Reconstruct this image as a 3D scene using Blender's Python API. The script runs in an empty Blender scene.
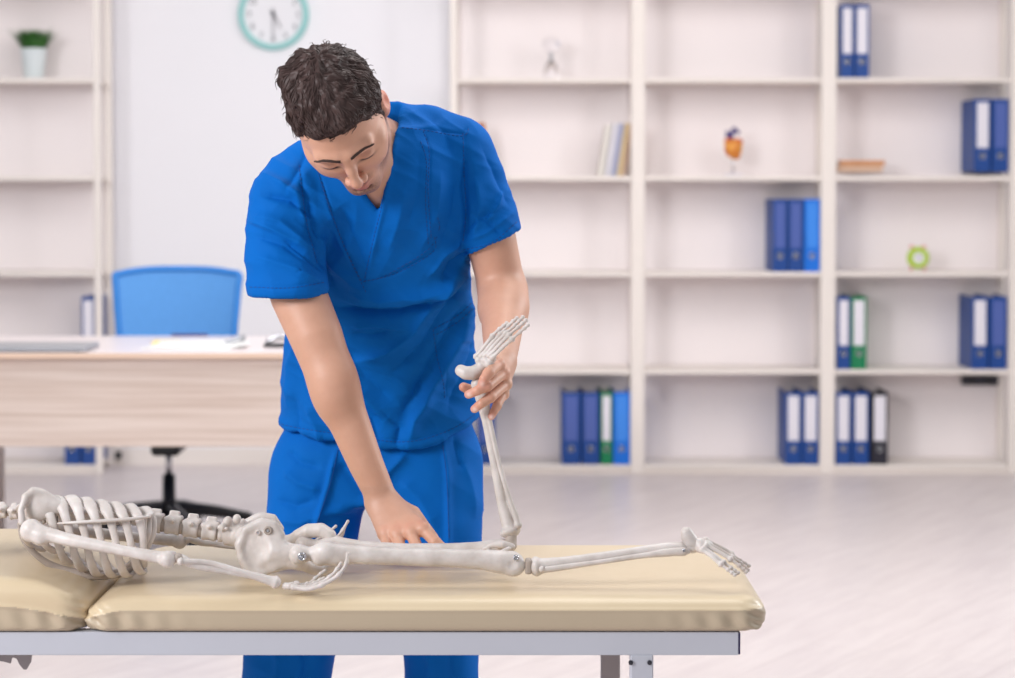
import bpy, math, random
import numpy as np
from mathutils import Vector, Matrix, noise
from mathutils.bvhtree import BVHTree
R = math.radians
sc = bpy.context.scene
COL = sc.collection
random.seed(7)
rng = np.random.default_rng(7)

# ------------------------------------------------------------------ camera, world, lights, exposure
H = 1.32                    # camera height
FPX = 2100.0                # focal length in pixels of a 1015 wide frame
CX, CY = 507.5, 339.0
HZ = 190.0                  # horizon row
PITCH = R(2.0)
SHIFT = (CY - HZ) - math.tan(PITCH) * FPX
cam_d = bpy.data.cameras.new('camera'); cam = bpy.data.objects.new('camera', cam_d); COL.objects.link(cam)
cam.location = (0, 0, H); cam.rotation_euler = (R(90) - PITCH, 0, 0)
cam_d.sensor_width = 36.0; cam_d.lens = FPX / 1015 * 36.0
cam_d.shift_y = -SHIFT / 1015.0
cam_d.clip_end = 60
cam_d.dof.use_dof = True; cam_d.dof.focus_distance = 3.68; cam_d.dof.aperture_fstop = 3.7
sc.camera = cam
w = bpy.data.worlds.new('world'); sc.world = w; w.use_nodes = True
w.node_tree.nodes['Background'].inputs[0].default_value = (0.93, 0.96, 1.0, 1)
w.node_tree.nodes['Background'].inputs[1].default_value = 0.46
def area(name, loc, target, sx, sy, power, col):
    l = bpy.data.lights.new(name, 'AREA'); l.shape = 'RECTANGLE'; l.size = sx; l.size_y = sy
    l.energy = power; l.color = col
    o = bpy.data.objects.new(name, l); COL.objects.link(o); o.location = loc
    o.rotation_euler = (Vector(target) - Vector(loc)).to_track_quat('-Z', 'Y').to_euler()
    return o
area('key_light', (-3.6, 1.2, 2.7), (0.0, 4.4, 0.9), 1.8, 1.4, 182, (0.98, 0.98, 1.0))  # unseen soft key light, added from the left front
area('rim_light', (3.6, 5.6, 2.5), (-0.2, 4.0, 1.1), 1.6, 1.4, 80, (0.97, 0.98, 1.0))  # unseen rim light, added from the right rear
area('ceiling_light', (0.3, 4.3, 3.1), (0.0, 4.1, 0), 1.8, 1.2, 32, (1.0, 0.97, 0.95))
area('rear_wall_fill', (0.3, 6.4, 3.2), (0.2, 9.8, .5), 6.0, 1.8, 63, (1.0, 0.95, 0.93))  # unseen fill, added to brighten the back wall and shelves
area('mid_floor_fill', (0.6, 6.6, 3.2), (0.6, 6.9, 0), 5.0, 1.6, 36, (1.0, 0.96, 0.95))  # unseen fill, added to lift the floor and lower shelves
sc.view_settings.view_transform = 'Standard'; sc.view_settings.look = 'None'
sc.view_settings.gamma = 1.0; sc.view_settings.use_curve_mapping = False
sc.view_settings.exposure = 0.0

def at(px, py, Y):
    "world point seen at pixel (px, py) of the 1015x678 photograph at distance Y"
    u = (px - CX) / FPX; v = (CY - py - SHIFT) / FPX
    d = np.array([u, math.cos(PITCH) + v * math.sin(PITCH), -math.sin(PITCH) + v * math.cos(PITCH)])
    return np.array([0, 0, H]) + d * (Y / d[1])
def proj(x, y, z):
    dz = z - H
    fwd = y * math.cos(PITCH) - dz * math.sin(PITCH); up = y * math.sin(PITCH) + dz * math.cos(PITCH)
    return CX + FPX * x / fwd, CY - SHIFT - FPX * up / fwd

# ------------------------------------------------------------------ object helpers
def tag(o, label=None, cat=None, group=None, kind=None):
    if label: o['label'] = label
    if cat: o['category'] = cat
    if group: o['group'] = group
    if kind: o['kind'] = kind
    return o
def empty(name, loc, label, cat, group=None, rz=0):
    o = bpy.data.objects.new(name, None); COL.objects.link(o); o.location = loc; o.rotation_euler = (0, 0, rz)
    o.empty_display_size = 0.05
    return tag(o, label, cat, group)
def mesh_obj(name, V, F, mat, parent=None, smooth=True, world=True):
    "V, F in world coordinates; stored relative to the parent's location when it has one"
    V = np.asarray(V, dtype=np.float64)
    me = bpy.data.meshes.new(name)
    if isinstance(F, np.ndarray) and F.ndim == 2:
        n, k = F.shape
        me.vertices.add(len(V)); me.vertices.foreach_set('co', V.astype(np.float32).ravel())
        me.loops.add(n * k); me.loops.foreach_set('vertex_index', F.astype(np.int32).ravel())
        me.polygons.add(n); me.polygons.foreach_set('loop_start', np.arange(0, n * k, k, dtype=np.int32))
        me.update(calc_edges=True)
    else:
        me.from_pydata([tuple(v) for v in V], [], [tuple(int(i) for i in f) for f in F])
    if smooth: me.polygons.foreach_set('use_smooth', [True] * len(me.polygons))
    me.validate(); me.update()
    if mat: me.materials.append(mat)
    o = bpy.data.objects.new(name, me); COL.objects.link(o)
    if parent:
        o.parent = parent
        if world:
            P = parent; off = Vector((0, 0, 0)); rz = 0
            m = Matrix.Identity(4)
            chain = []
            while P: chain.append(P); P = P.parent
            for P in reversed(chain): m = m @ P.matrix_parent_inverse @ P.matrix_basis
            me.transform(m.inverted())
    return o
def copy_tree(o, parent=None):
    c = o.copy(); COL.objects.link(c)
    if parent: c.parent = parent
    for ch in [q for q in COL.objects if q.parent == o]: copy_tree(ch, c)
    return c

class MB:
    "collects simple shapes into one mesh"
    def __init__(s): s.V = []; s.F = []
    def add(s, V, F):
        n = len(s.V); s.V += [tuple(map(float, v)) for v in V]; s.F += [tuple(int(i) + n for i in f) for f in F]; return s
    def box(s, x0, x1, y0, y1, z0, z1, b=0.0):
        if b <= 0:
            V = [(x, y, z) for x in (x0, x1) for y in (y0, y1) for z in (z0, z1)]
            F = [(0, 1, 3, 2), (4, 6, 7, 5), (0, 4, 5, 1), (2, 3, 7, 6), (0, 2, 6, 4), (1, 5, 7, 3)]
            return s.add(V, F)
        # bevelled box: 24 vertices
        b = min(b, (x1 - x0) / 2.01, (y1 - y0) / 2.01, (z1 - z0) / 2.01)
        X = (x0, x1); Y = (y0, y1); Z = (z0, z1); V = []; idx = {}
        for i in (0, 1):
            for j in (0, 1):
                for k in (0, 1):
                    sx = b if i == 0 else -b; sy = b if j == 0 else -b; sz = b if k == 0 else -b
                    idx[i, j, k, 'x'] = len(V); V.append((X[i], Y[j] + sy, Z[k] + sz))
                    idx[i, j, k, 'y'] = len(V); V.append((X[i] + sx, Y[j], Z[k] + sz))
                    idx[i, j, k, 'z'] = len(V); V.append((X[i] + sx, Y[j] + sy, Z[k]))
        F = []
        for i in (0, 1):
            q = [idx[i, 0, 0, 'x'], idx[i, 1, 0, 'x'], idx[i, 1, 1, 'x'], idx[i, 0, 1, 'x']]; F.append(q if i else q[::-1])
            q = [idx[0, i, 0, 'y'], idx[1, i, 0, 'y'], idx[1, i, 1, 'y'], idx[0, i, 1, 'y']]; F.append(q[::-1] if i else q)
            q = [idx[0, 0, i, 'z'], idx[1, 0, i, 'z'], idx[1, 1, i, 'z'], idx[0, 1, i, 'z']]; F.append(q if i else q[::-1])
        for i in (0, 1):
            for j in (0, 1):
                q = [idx[i, j, 0, 'x'], idx[i, j, 1, 'x'], idx[i, j, 1, 'y'], idx[i, j, 0, 'y']]; F.append(q if (i ^ j) else q[::-1])
                q = [idx[i, 0, j, 'x'], idx[i, 1, j, 'x'], idx[i, 1, j, 'z'], idx[i, 0, j, 'z']]; F.append(q[::-1] if (i ^ j) else q)
                q = [idx[0, i, j, 'y'], idx[1, i, j, 'y'], idx[1, i, j, 'z'], idx[0, i, j, 'z']]; F.append(q if (i ^ j) else q[::-1])
                for k in (0, 1):
                    q = [idx[i, j, k, 'x'], idx[i, j, k, 'y'], idx[i, j, k, 'z']]; F.append(q if (i ^ j ^ k) else q[::-1])
        return s.add(V, F)
    def lathe(s, prof, c=(0, 0, 0), n=32, axis='z'):
        "prof: list of (r, h)"
        V = []; F = []
        for (r, h) in prof:
            for k in range(n):
                a = 2 * math.pi * k / n; x, y = r * math.cos(a), r * math.sin(a)
                p = (x, y, h) if axis == 'z' else ((x, -h, y) if axis == 'y' else (h, x, y))
                V.append((p[0] + c[0], p[1] + c[1], p[2] + c[2]))
        for i in range(len(prof) - 1):
            for k in range(n):
                k2 = (k + 1) % n
                F.append((i * n + k, i * n + k2, (i + 1) * n + k2, (i + 1) * n + k))
        F.append(tuple(range(n))[::-1]); F.append(tuple((len(prof) - 1) * n + k for k in range(n)))
        return s.add(V, F)
    def tube(s, pts, rad, n=8, res=0, up=None, flat=1.0):
        V, F = sweep(pts, rad, n=n, res=res, up=up, flat=flat); return s.add(V, F)
    def prism(s, poly, y0, y1):
        "poly (x, z) extruded along y"
        n = len(poly); V = [(x, y0, z) for x, z in poly] + [(x, y1, z) for x, z in poly]
        F = [tuple(range(n)), tuple(range(2 * n - 1, n - 1, -1))] + [(i, n + i, n + (i + 1) % n, (i + 1) % n) for i in range(n)]
        return s.add(V, F)
    def build(s, name, mat, parent=None, smooth=False, world=True):
        return mesh_obj(name, s.V, s.F, mat, parent, smooth, world)

def resample(pts, rad, res):
    pts = np.array(pts, float); n = len(pts)
    rad = np.array(rad if hasattr(rad, '__len__') else [rad] * n, float)
    if res <= 0 or n < 2: return pts, rad
    P = np.vstack([2 * pts[0] - pts[1], pts, 2 * pts[-1] - pts[-2]])
    out = []; ro = []
    for i in range(n - 1):
        p0, p1, p2, p3 = P[i], P[i + 1], P[i + 2], P[i + 3]
        for j in range(res):
            t = j / res
            out.append(.5 * ((2 * p1) + (p2 - p0) * t + (2 * p0 - 5 * p1 + 4 * p2 - p3) * t * t + (3 * p1 - p0 - 3 * p2 + p3) * t ** 3))
            ro.append(rad[i] + (rad[i + 1] - rad[i]) * (3 * t * t - 2 * t ** 3))
    out.append(pts[-1]); ro.append(rad[-1])
    return np.array(out), np.array(ro)
def sweep(pts, rad, n=8, res=4, up=None, flat=1.0, cap=True):
    "tube along pts; flat scales the section across the up direction"
    P, r = resample(pts, rad, res); m = len(P)
    T = np.gradient(P, axis=0); T /= np.linalg.norm(T, axis=1)[:, None] + 1e-12
    V = []
    if up is None:
        a = np.array([0, 0, 1.0]) if abs(T[0][2]) < .9 else np.array([1.0, 0, 0])
        N = np.cross(T[0], a); N /= np.linalg.norm(N)
    for i in range(m):
        if up is not None:
            N = np.array(up, float); N = N - T[i] * N.dot(T[i]); N /= np.linalg.norm(N) + 1e-9
        else:
            N = N - T[i] * N.dot(T[i]); N /= np.linalg.norm(N) + 1e-9
        B = np.cross(T[i], N)
        for k in range(n):
            a = 2 * math.pi * k / n
            V.append(P[i] + r[i] * (math.cos(a) * N + flat * math.sin(a) * B))
    F = []
    for i in range(m - 1):
        for k in range(n):
            k2 = (k + 1) % n; F.append((i * n + k, i * n + k2, (i + 1) * n + k2, (i + 1) * n + k))
    if cap:
        # rounded ends
        for (i, sgn) in ((0, -1), (m - 1, 1)):
            c = len(V); base = len(V)
            for k in range(n):
                v = np.array(V[i * n + k]); V.append(P[i] + (v - P[i]) * .6 + T[i] * sgn * r[i] * .6 * min(1, flat * 1.2))
            V.append(P[i] + T[i] * sgn * r[i] * .8 * min(1, flat * 1.2))
            for k in range(n):
                k2 = (k + 1) % n
                q = (i * n + k, base + k, base + k2, i * n + k2); t = (base + k, base + n, base + k2)
                if sgn > 0: q = q[::-1]; t = t[::-1]
                F.append(q); F.append(t)
    return V, F

# ------------------------------------------------------------------ implicit surfaces (smooth blended solids)
class Field:
    def __init__(s, lo, hi, h):
        s.h = h; s.lo = np.array(lo, float); n = np.ceil((np.array(hi) - s.lo) / h).astype(int) + 1
        s.ax = [(s.lo[i] + h * np.arange(n[i])).astype(np.float32) for i in range(3)]
        s.D = np.full(tuple(n), 0.5, np.float32)
    def sl(s, lo, hi):
        r = []
        for i in range(3):
            a = int(max(0, math.floor((lo[i] - s.lo[i]) / s.h))); b = int(min(len(s.ax[i]), math.ceil((hi[i] - s.lo[i]) / s.h) + 1))
            if b <= a: return None
            r.append(slice(a, b))
        return tuple(r)
    def grid(s, q):
        return s.ax[0][q[0]][:, None, None], s.ax[1][q[1]][None, :, None], s.ax[2][q[2]][None, None, :]
    def merge(s, q, d, k, op):
        a = s.D[q]
        if op == 'u':
            h = np.clip(.5 + .5 * (a - d) / k, 0, 1); s.D[q] = a + (d - a) * h - k * h * (1 - h)
        elif op == 's':
            d = -d; h = np.clip(.5 - .5 * (a - d) / k, 0, 1); s.D[q] = a + (d - a) * h + k * h * (1 - h)
        elif op == 'i':
            h = np.clip(.5 - .5 * (a - d) / k, 0, 1); s.D[q] = a + (d - a) * h + k * h * (1 - h)
    def cap(s, a, b, ra, rb=None, k=.01, op='u', pad=None):
        a = np.array(a, float); b = np.array(b, float); rb = ra if rb is None else rb
        m = max(ra, rb) + (pad if pad else 1.6 * k + 4 * s.h)
        q = s.sl(np.minimum(a, b) - m, np.maximum(a, b) + m)
        if q is None: return s
        X, Y, Z = s.grid(q); ab = b - a; L = max(ab.dot(ab), 1e-12)
        t = np.clip(((X - a[0]) * ab[0] + (Y - a[1]) * ab[1] + (Z - a[2]) * ab[2]) / L, 0, 1)
        d = np.sqrt((X - a[0] - t * ab[0]) ** 2 + (Y - a[1] - t * ab[1]) ** 2 + (Z - a[2] - t * ab[2]) ** 2) - (ra + t * (rb - ra))
        s.merge(q, d.astype(np.float32), k, op); return s
    def chain(s, pts, rads, k=.01, op='u'):
        "limb of tapering segments, blended as one piece"
        P = [np.array(p, float) for p in pts]; m = max(rads) + 1.6 * k + 4 * s.h
        q = s.sl(np.min(P, 0) - m, np.max(P, 0) + m)
        if q is None: return s
        X, Y, Z = s.grid(q); best = None; k2 = min(k, .004)
        for i in range(len(P) - 1):
            a, ab = P[i], P[i + 1] - P[i]; L = max(ab.dot(ab), 1e-12)
            t = np.clip(((X - a[0]) * ab[0] + (Y - a[1]) * ab[1] + (Z - a[2]) * ab[2]) / L, 0, 1)
            d = np.sqrt((X - a[0] - t * ab[0]) ** 2 + (Y - a[1] - t * ab[1]) ** 2 + (Z - a[2] - t * ab[2]) ** 2) - (rads[i] + t * (rads[i + 1] - rads[i]))
            best = d if best is None else np.minimum(best, d)
        s.merge(q, best.astype(np.float32), k, op); return s
    def ell(s, c, r, Rm=None, k=.01, op='u', pad=None):
        c = np.array(c, float); m = max(r) + (pad if pad else 1.6 * k + 4 * s.h)
        q = s.sl(c - m, c + m)
        if q is None: return s
        X, Y, Z = s.grid(q); X = X - c[0]; Y = Y - c[1]; Z = Z - c[2]
        if Rm is not None:
            x = X * Rm[0][0] + Y * Rm[1][0] + Z * Rm[2][0]; y = X * Rm[0][1] + Y * Rm[1][1] + Z * Rm[2][1]; z = X * Rm[0][2] + Y * Rm[1][2] + Z * Rm[2][2]
        else: x, y, z = X, Y, Z
        k0 = np.sqrt((x / r[0]) ** 2 + (y / r[1]) ** 2 + (z / r[2]) ** 2); k1 = np.sqrt((x / r[0] ** 2) ** 2 + (y / r[1] ** 2) ** 2 + (z / r[2] ** 2) ** 2)
        d = np.where(k1 > 1e-9, k0 * (k0 - 1) / np.maximum(k1, 1e-9), -min(r))
        s.merge(q, d.astype(np.float32), k, op); return s
    def box(s, c, r, Rm=None, rnd=.01, k=.01, op='u'):
        c = np.array(c, float); m = float(np.linalg.norm(r)) + 2 * k + 3 * s.h
        q = s.sl(c - m, c + m)
        if q is None: return s
        X, Y, Z = s.grid(q); X = X - c[0]; Y = Y - c[1]; Z = Z - c[2]
        if Rm is not None:
            x = X * Rm[0][0] + Y * Rm[1][0] + Z * Rm[2][0]; y = X * Rm[0][1] + Y * Rm[1][1] + Z * Rm[2][1]; z = X * Rm[0][2] + Y * Rm[1][2] + Z * Rm[2][2]
        else: x, y, z = X + 0 * Y + 0 * Z, Y + 0 * X + 0 * Z, Z + 0 * X + 0 * Y
        qx = np.abs(x) - r[0] + rnd; qy = np.abs(y) - r[1] + rnd; qz = np.abs(z) - r[2] + rnd
        d = np.sqrt(np.maximum(qx, 0) ** 2 + np.maximum(qy, 0) ** 2 + np.maximum(qz, 0) ** 2) + np.minimum(np.maximum(qx, np.maximum(qy, qz)), 0) - rnd
        s.merge(q, d.astype(np.float32), k, op); return s
    def loft(s, st, k=.02, op='u', grow=0.0):
        "stations (z, cx, cy, a, b) listed by rising z; elliptical level sections"
        st = sorted(st); A = np.array(st, float)
        zz = s.ax[2]; cur = [np.interp(zz, A[:, 0], A[:, i]) for i in range(1, 5)]
        kern = np.hanning(max(3, int(.06 / s.h) | 1)); kern /= kern.sum(); pd = len(kern) // 2
        cur = [np.convolve(np.pad(c, pd, mode='edge'), kern, 'valid') for c in cur]
        cx, cy, a, b = [c[None, None, :].astype(np.float32) for c in cur]; a = a + grow; b = b + grow
        X, Y, Z = s.grid((slice(None),) * 3); x = X - cx; y = Y - cy
        q = np.sqrt((x / a) ** 2 + (y / b) ** 2) + 1e-6; g = np.sqrt((x / a ** 2) ** 2 + (y / b ** 2) ** 2) + 1e-6
        d = (q - 1) * q / g; d = np.maximum(d, -np.minimum(a, b))
        d = np.maximum(d, np.maximum(A[0, 0] - grow - Z, Z - A[-1, 0] - grow))
        s.merge((slice(None),) * 3, d.astype(np.float32), k, op); return s
    def plane(s, p, n, k=.003):
        "keep the side the normal points away from"
        X, Y, Z = s.grid((slice(None),) * 3)
        d = (X - p[0]) * n[0] + (Y - p[1]) * n[1] + (Z - p[2]) * n[2]
        s.merge((slice(None),) * 3, d.astype(np.float32), k, 'i'); return s
    def mesh(s, close=True):
        D = s.D
        if close:
            D = D.copy(); D[0] = D[-1] = .5; D[:, 0] = D[:, -1] = .5; D[:, :, 0] = D[:, :, -1] = .5
        I = D < 0; c = I[:-1, :-1, :-1].astype(np.int8)
        cnt = np.zeros(c.shape, np.int8)
        for i in (0, 1):
            for j in (0, 1):
                for k in (0, 1): cnt += I[i:I.shape[0] - 1 + i, j:I.shape[1] - 1 + j, k:I.shape[2] - 1 + k]
        act = np.argwhere((cnt > 0) & (cnt < 8)); ids = np.full(cnt.shape, -1, np.int32); ids[tuple(act.T)] = np.arange(len(act))
        acc = np.zeros((len(act), 3)); num = np.zeros(len(act))
        cor = [(i, j, k) for i in (0, 1) for j in (0, 1) for k in (0, 1)]
        val = {c3: D[act[:, 0] + c3[0], act[:, 1] + c3[1], act[:, 2] + c3[2]].astype(float) for c3 in cor}
        for a3 in cor:
            for ax in range(3):
                if a3[ax] == 0:
                    b3 = list(a3); b3[ax] = 1; b3 = tuple(b3); va, vb = val[a3], val[b3]; m = (va < 0) != (vb < 0)
                    t = np.where(m, va / np.where(m, va - vb, 1), 0)
                    p = np.array(a3, float)[None, :].repeat(len(act), 0); p[:, ax] += t
                    acc[m] += p[m]; num[m] += 1
        V = s.lo + (act + acc / num[:, None]) * s.h
        Q = []
        for ax in range(3):
            sa = [slice(None)] * 3; sb = [slice(None)] * 3; sa[ax] = slice(0, -1); sb[ax] = slice(1, None)
            A, B = I[tuple(sa)], I[tuple(sb)]; e = np.argwhere(A != B)
            o1, o2 = (ax + 1) % 3, (ax + 2) % 3
            ok = (e[:, o1] > 0) & (e[:, o2] > 0) & (e[:, o1] < D.shape[o1] - 1) & (e[:, o2] < D.shape[o2] - 1); e = e[ok]
            ins = A[tuple(e.T)]
            def cid(d1, d2):
                q = e.copy(); q[:, o1] -= d1; q[:, o2] -= d2; return ids[tuple(q.T)]
            q = np.stack([cid(1, 1), cid(0, 1), cid(0, 0), cid(1, 0)], 1)
            q[~ins] = q[~ins][:, ::-1]; Q.append(q)
        return V, np.vstack(Q)
def join(parts):
    V = []; F = []; n = 0
    for v, f in parts: V.append(v); F.append(f + n); n += len(v)
    return np.vstack(V), np.vstack(F)
def vnormals(V, F):
    a = V[F[:, 2]] - V[F[:, 0]]; b = V[F[:, 3]] - V[F[:, 1]]; n = np.cross(a, b); N = np.zeros_like(V)
    for i in range(4): np.add.at(N, F[:, i], n)
    return N / (np.linalg.norm(N, axis=1)[:, None] + 1e-12)
def relax(V, F, it=1, lam=.5):
    for _ in range(it):
        S = np.zeros_like(V); c = np.zeros(len(V))
        for i in range(4):
            a, b = F[:, i], F[:, (i + 1) % 4]
            np.add.at(S, a, V[b]); np.add.at(c, a, 1); np.add.at(S, b, V[a]); np.add.at(c, b, 1)
        V = V + lam * (S / np.maximum(c, 1)[:, None] - V)
    return V
def subdiv(V, F):
    "one linear split of quads"
    E = np.sort(np.vstack([F[:, [i, (i + 1) % 4]] for i in range(4)]), axis=1)
    U, inv = np.unique(E, axis=0, return_inverse=True); inv = inv.reshape(-1); n = len(V); m = len(F)
    EM = (V[U[:, 0]] + V[U[:, 1]]) / 2; FC = V[F].mean(1)
    e = [n + inv[i * m:(i + 1) * m] for i in range(4)]; c = n + len(U) + np.arange(m)
    Q = [np.stack([F[:, i], e[i], c, e[(i + 3) % 4]], 1) for i in range(4)]
    return np.vstack([V, EM, FC]), np.vstack(Q)
def fbm(P, sc_=1.0, oct=3, seed=0.0):
    out = np.zeros(len(P))
    for i, p in enumerate(P):
        out[i] = noise.fractal(Vector((p[0] * sc_ + seed, p[1] * sc_, p[2] * sc_ + seed)), 1.0, 2.0, oct)
    return out

# ------------------------------------------------------------------ materials
def lin(c): return tuple(((v / 255) / 12.92 if v / 255 <= .04045 else ((v / 255 + .055) / 1.055) ** 2.4) for v in c)
def mat(name, rgb, rough=.5, metal=0.0, var=0.0, vscale=8.0, bump=0.0, bscale=60.0, stretch=(1, 1, 1), sss=0.0, coat=0.0, alpha=None, trans=0.0, rgb2=None, sheen=0.0, spec=None, ior=None):
    m = bpy.data.materials.new(name); m.use_nodes = True; nt = m.node_tree; b = nt.nodes['Principled BSDF']
    c = lin(rgb) + (1,)
    b.inputs['Base Color'].default_value = c; b.inputs['Roughness'].default_value = rough; b.inputs['Metallic'].default_value = metal
    if coat: b.inputs['Coat Weight'].default_value = coat; b.inputs['Coat Roughness'].default_value = .25
    if trans: b.inputs['Transmission Weight'].default_value = trans
    if ior: b.inputs['IOR'].default_value = ior
    if sss:
        b.inputs['Subsurface Weight'].default_value = sss; b.inputs['Subsurface Radius'].default_value = (1, .35, .2); b.inputs['Subsurface Scale'].default_value = .008
    if sheen: b.inputs['Sheen Weight'].default_value = sheen; b.inputs['Sheen Roughness'].default_value = .4
    if spec is not None: b.inputs['Specular IOR Level'].default_value = spec
    tc = nt.nodes.new('ShaderNodeTexCoord'); mp = nt.nodes.new('ShaderNodeMapping'); mp.inputs['Scale'].default_value = stretch
    nt.links.new(tc.outputs['Object'], mp.inputs['Vector'])
    if var or rgb2:
        n = nt.nodes.new('ShaderNodeTexNoise'); n.inputs['Scale'].default_value = vscale; n.inputs['Detail'].default_value = 5
        nt.links.new(mp.outputs[0], n.inputs['Vector'])
        r = nt.nodes.new('ShaderNodeValToRGB'); r.color_ramp.elements[0].position = .3; r.color_ramp.elements[1].position = .7
        c2 = lin(rgb2) + (1,) if rgb2 else tuple(v * (1 - var) for v in c[:3]) + (1,)
        r.color_ramp.elements[0].color = c2; r.color_ramp.elements[1].color = c
        nt.links.new(n.outputs['Fac'], r.inputs['Fac']); nt.links.new(r.outputs['Color'], b.inputs['Base Color'])
    if bump:
        n2 = nt.nodes.new('ShaderNodeTexNoise'); n2.inputs['Scale'].default_value = bscale; n2.inputs['Detail'].default_value = 4
        nt.links.new(mp.outputs[0], n2.inputs['Vector'])
        bp = nt.nodes.new('ShaderNodeBump'); bp.inputs['Strength'].default_value = bump; bp.inputs['Distance'].default_value = .002
        nt.links.new(n2.outputs['Fac'], bp.inputs['Height']); nt.links.new(bp.outputs[0], b.inputs['Normal'])
    return m
M = {}
M['wall'] = mat('wall_paint', (238, 236, 240), .8, var=.015, vscale=1.5, bump=.1, bscale=180)
M['shelf'] = mat('cream_shelf_laminate', (234, 225, 218), .45, var=.02, vscale=4)
M['wall_tint_panel'] = mat('warm_light_wall_tint', (241, 233, 233), .7, var=.02, vscale=2)  # warm light on the wall, put into the colour of an added panel
M['blue_binder'] = mat('dark_blue_binder_board', (4, 64, 140), .5, var=.08, vscale=20)
M['bright_binder'] = mat('bright_blue_binder_board', (0, 110, 216), .4, var=.06, vscale=20)
M['green_binder'] = mat('green_binder_board', (0, 124, 78), .45, var=.06, vscale=20)
M['black_binder'] = mat('black_binder_board', (34, 32, 46), .45, var=.1, vscale=20)
M['label_white'] = mat('white_label_card', (226, 222, 230), .6, var=.02)
M['label_tint'] = mat('blue_empty_label_pocket', (78, 98, 168), .3, var=.05)
M['label_bright'] = mat('light_blue_label_pocket', (60, 138, 232), .3, var=.05)
M['paper'] = mat('white_paper', (240, 240, 238), .8, var=.03, vscale=80, stretch=(1, 1, 12))
M['chrome'] = mat('chrome', (205, 205, 210), .22, metal=1.0, var=.05)
M['dark_metal'] = mat('dark_metal', (70, 70, 78), .4, metal=.8, var=.1)
M['desk_wood'] = mat('pale_ash_laminate', (218, 202, 192), .5, vscale=1.6, stretch=(1.2, 6, 50), rgb2=(194, 173, 160), bump=.08, bscale=6)
M['desk_top'] = mat('pale_lilac_white_laminate', (240, 228, 228), .3, var=.03, vscale=3, stretch=(1, 8, 1))
M['desk_edge'] = mat('tan_desk_edge', (222, 192, 170), .5, var=.06, vscale=6, stretch=(1, 6, 10))
M['mesh_blue'] = mat('blue_mesh_fabric', (84, 148, 214), .7, var=.06, vscale=60)
M['frame_blue'] = mat('blue_plastic_frame', (44, 126, 204), .4, var=.04)
M['black_plastic'] = mat('black_plastic', (34, 34, 38), .35, var=.1)
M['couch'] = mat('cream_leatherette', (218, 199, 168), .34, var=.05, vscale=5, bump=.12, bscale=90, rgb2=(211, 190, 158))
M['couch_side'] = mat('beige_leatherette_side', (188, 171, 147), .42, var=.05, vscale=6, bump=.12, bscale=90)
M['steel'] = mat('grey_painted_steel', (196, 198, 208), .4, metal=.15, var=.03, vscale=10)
M['steel_shade'] = mat('shaded_grey_steel', (158, 150, 152), .5, metal=.1, var=.05)  # darker copy of the grey steel, paints shade on the rear legs
M['navy_cap'] = mat('navy_plastic_cap', (34, 28, 74), .4, var=.05)
M['bone'] = mat('ivory_plastic_bone', (219, 211, 207), .42, vscale=30, rgb2=(192, 182, 176), bump=.3, bscale=110, sss=.06)
M['bone_dark'] = mat('stained_and_shaded_ivory', (176, 162, 152), .5, var=.15, vscale=70, bump=.2, bscale=140)
M['scrub'] = mat('royal_blue_cotton', (0, 101, 190), .75, var=.05, vscale=14, bump=.25, bscale=700, spec=.12)
M['thread'] = mat('dark_blue_thread', (0, 76, 156), .8, var=.1)
M['brow'] = mat('dark_brown_brow_hair', (74, 54, 48), .6, var=.1)
M['hair'] = mat('dark_brown_hair', (76, 57, 54), .5, var=.35, vscale=30, spec=.35)
M['teal'] = mat('pale_teal_plastic', (150, 208, 206), .35, var=.05)
M['clock_face'] = mat('white_clock_face', (228, 226, 230), .4, var=.02)
M['ink'] = mat('grey_ink', (84, 84, 90), .6, var=.05)
M['pot'] = mat('pale_grey_ceramic', (222, 230, 232), .35, var=.03)
M['leaf'] = mat('green_leaf', (66, 124, 48), .5, vscale=40, rgb2=(34, 84, 32))
M['soil'] = mat('dark_soil', (70, 54, 42), .9, var=.3, vscale=60)
M['lime'] = mat('lime_green_plastic', (176, 206, 44), .35, var=.06)
M['pink'] = mat('pink_plastic', (230, 160, 150), .4, var=.05)
M['glass'] = mat('clear_glass', (250, 250, 252), .03, trans=1.0, ior=1.45)
M['heart_red'] = mat('red_orange_model_plastic', (196, 66, 48), .35, rgb2=(236, 180, 50), vscale=34)
M['heart_blue'] = mat('blue_model_plastic', (60, 52, 120), .35, var=.1)
M['shoe'] = mat('white_shoe_leather', (228, 228, 230), .5, var=.04)
M['kraft'] = mat('tan_paper_cover', (214, 178, 152), .7, var=.05, vscale=20)
M['orange'] = mat('orange_brown_board', (212, 150, 104), .6, var=.1, vscale=20)
M['frame_orange'] = mat('orange_stained_wood', (190, 108, 50), .6, var=.15, vscale=20)
M['yellow'] = mat('yellow_paper', (240, 212, 120), .7, var=.05)
M['lav'] = mat('grey_lavender_cover', (176, 178, 204), .6, var=.05)
M['buff'] = mat('buff_cover', (232, 206, 160), .6, var=.05)
M['cream_cover'] = mat('cream_cover', (226, 220, 212), .6, var=.03)
M['silver'] = mat('silver_grey_plastic', (176, 178, 184), .35, metal=.4, var=.04)
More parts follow.
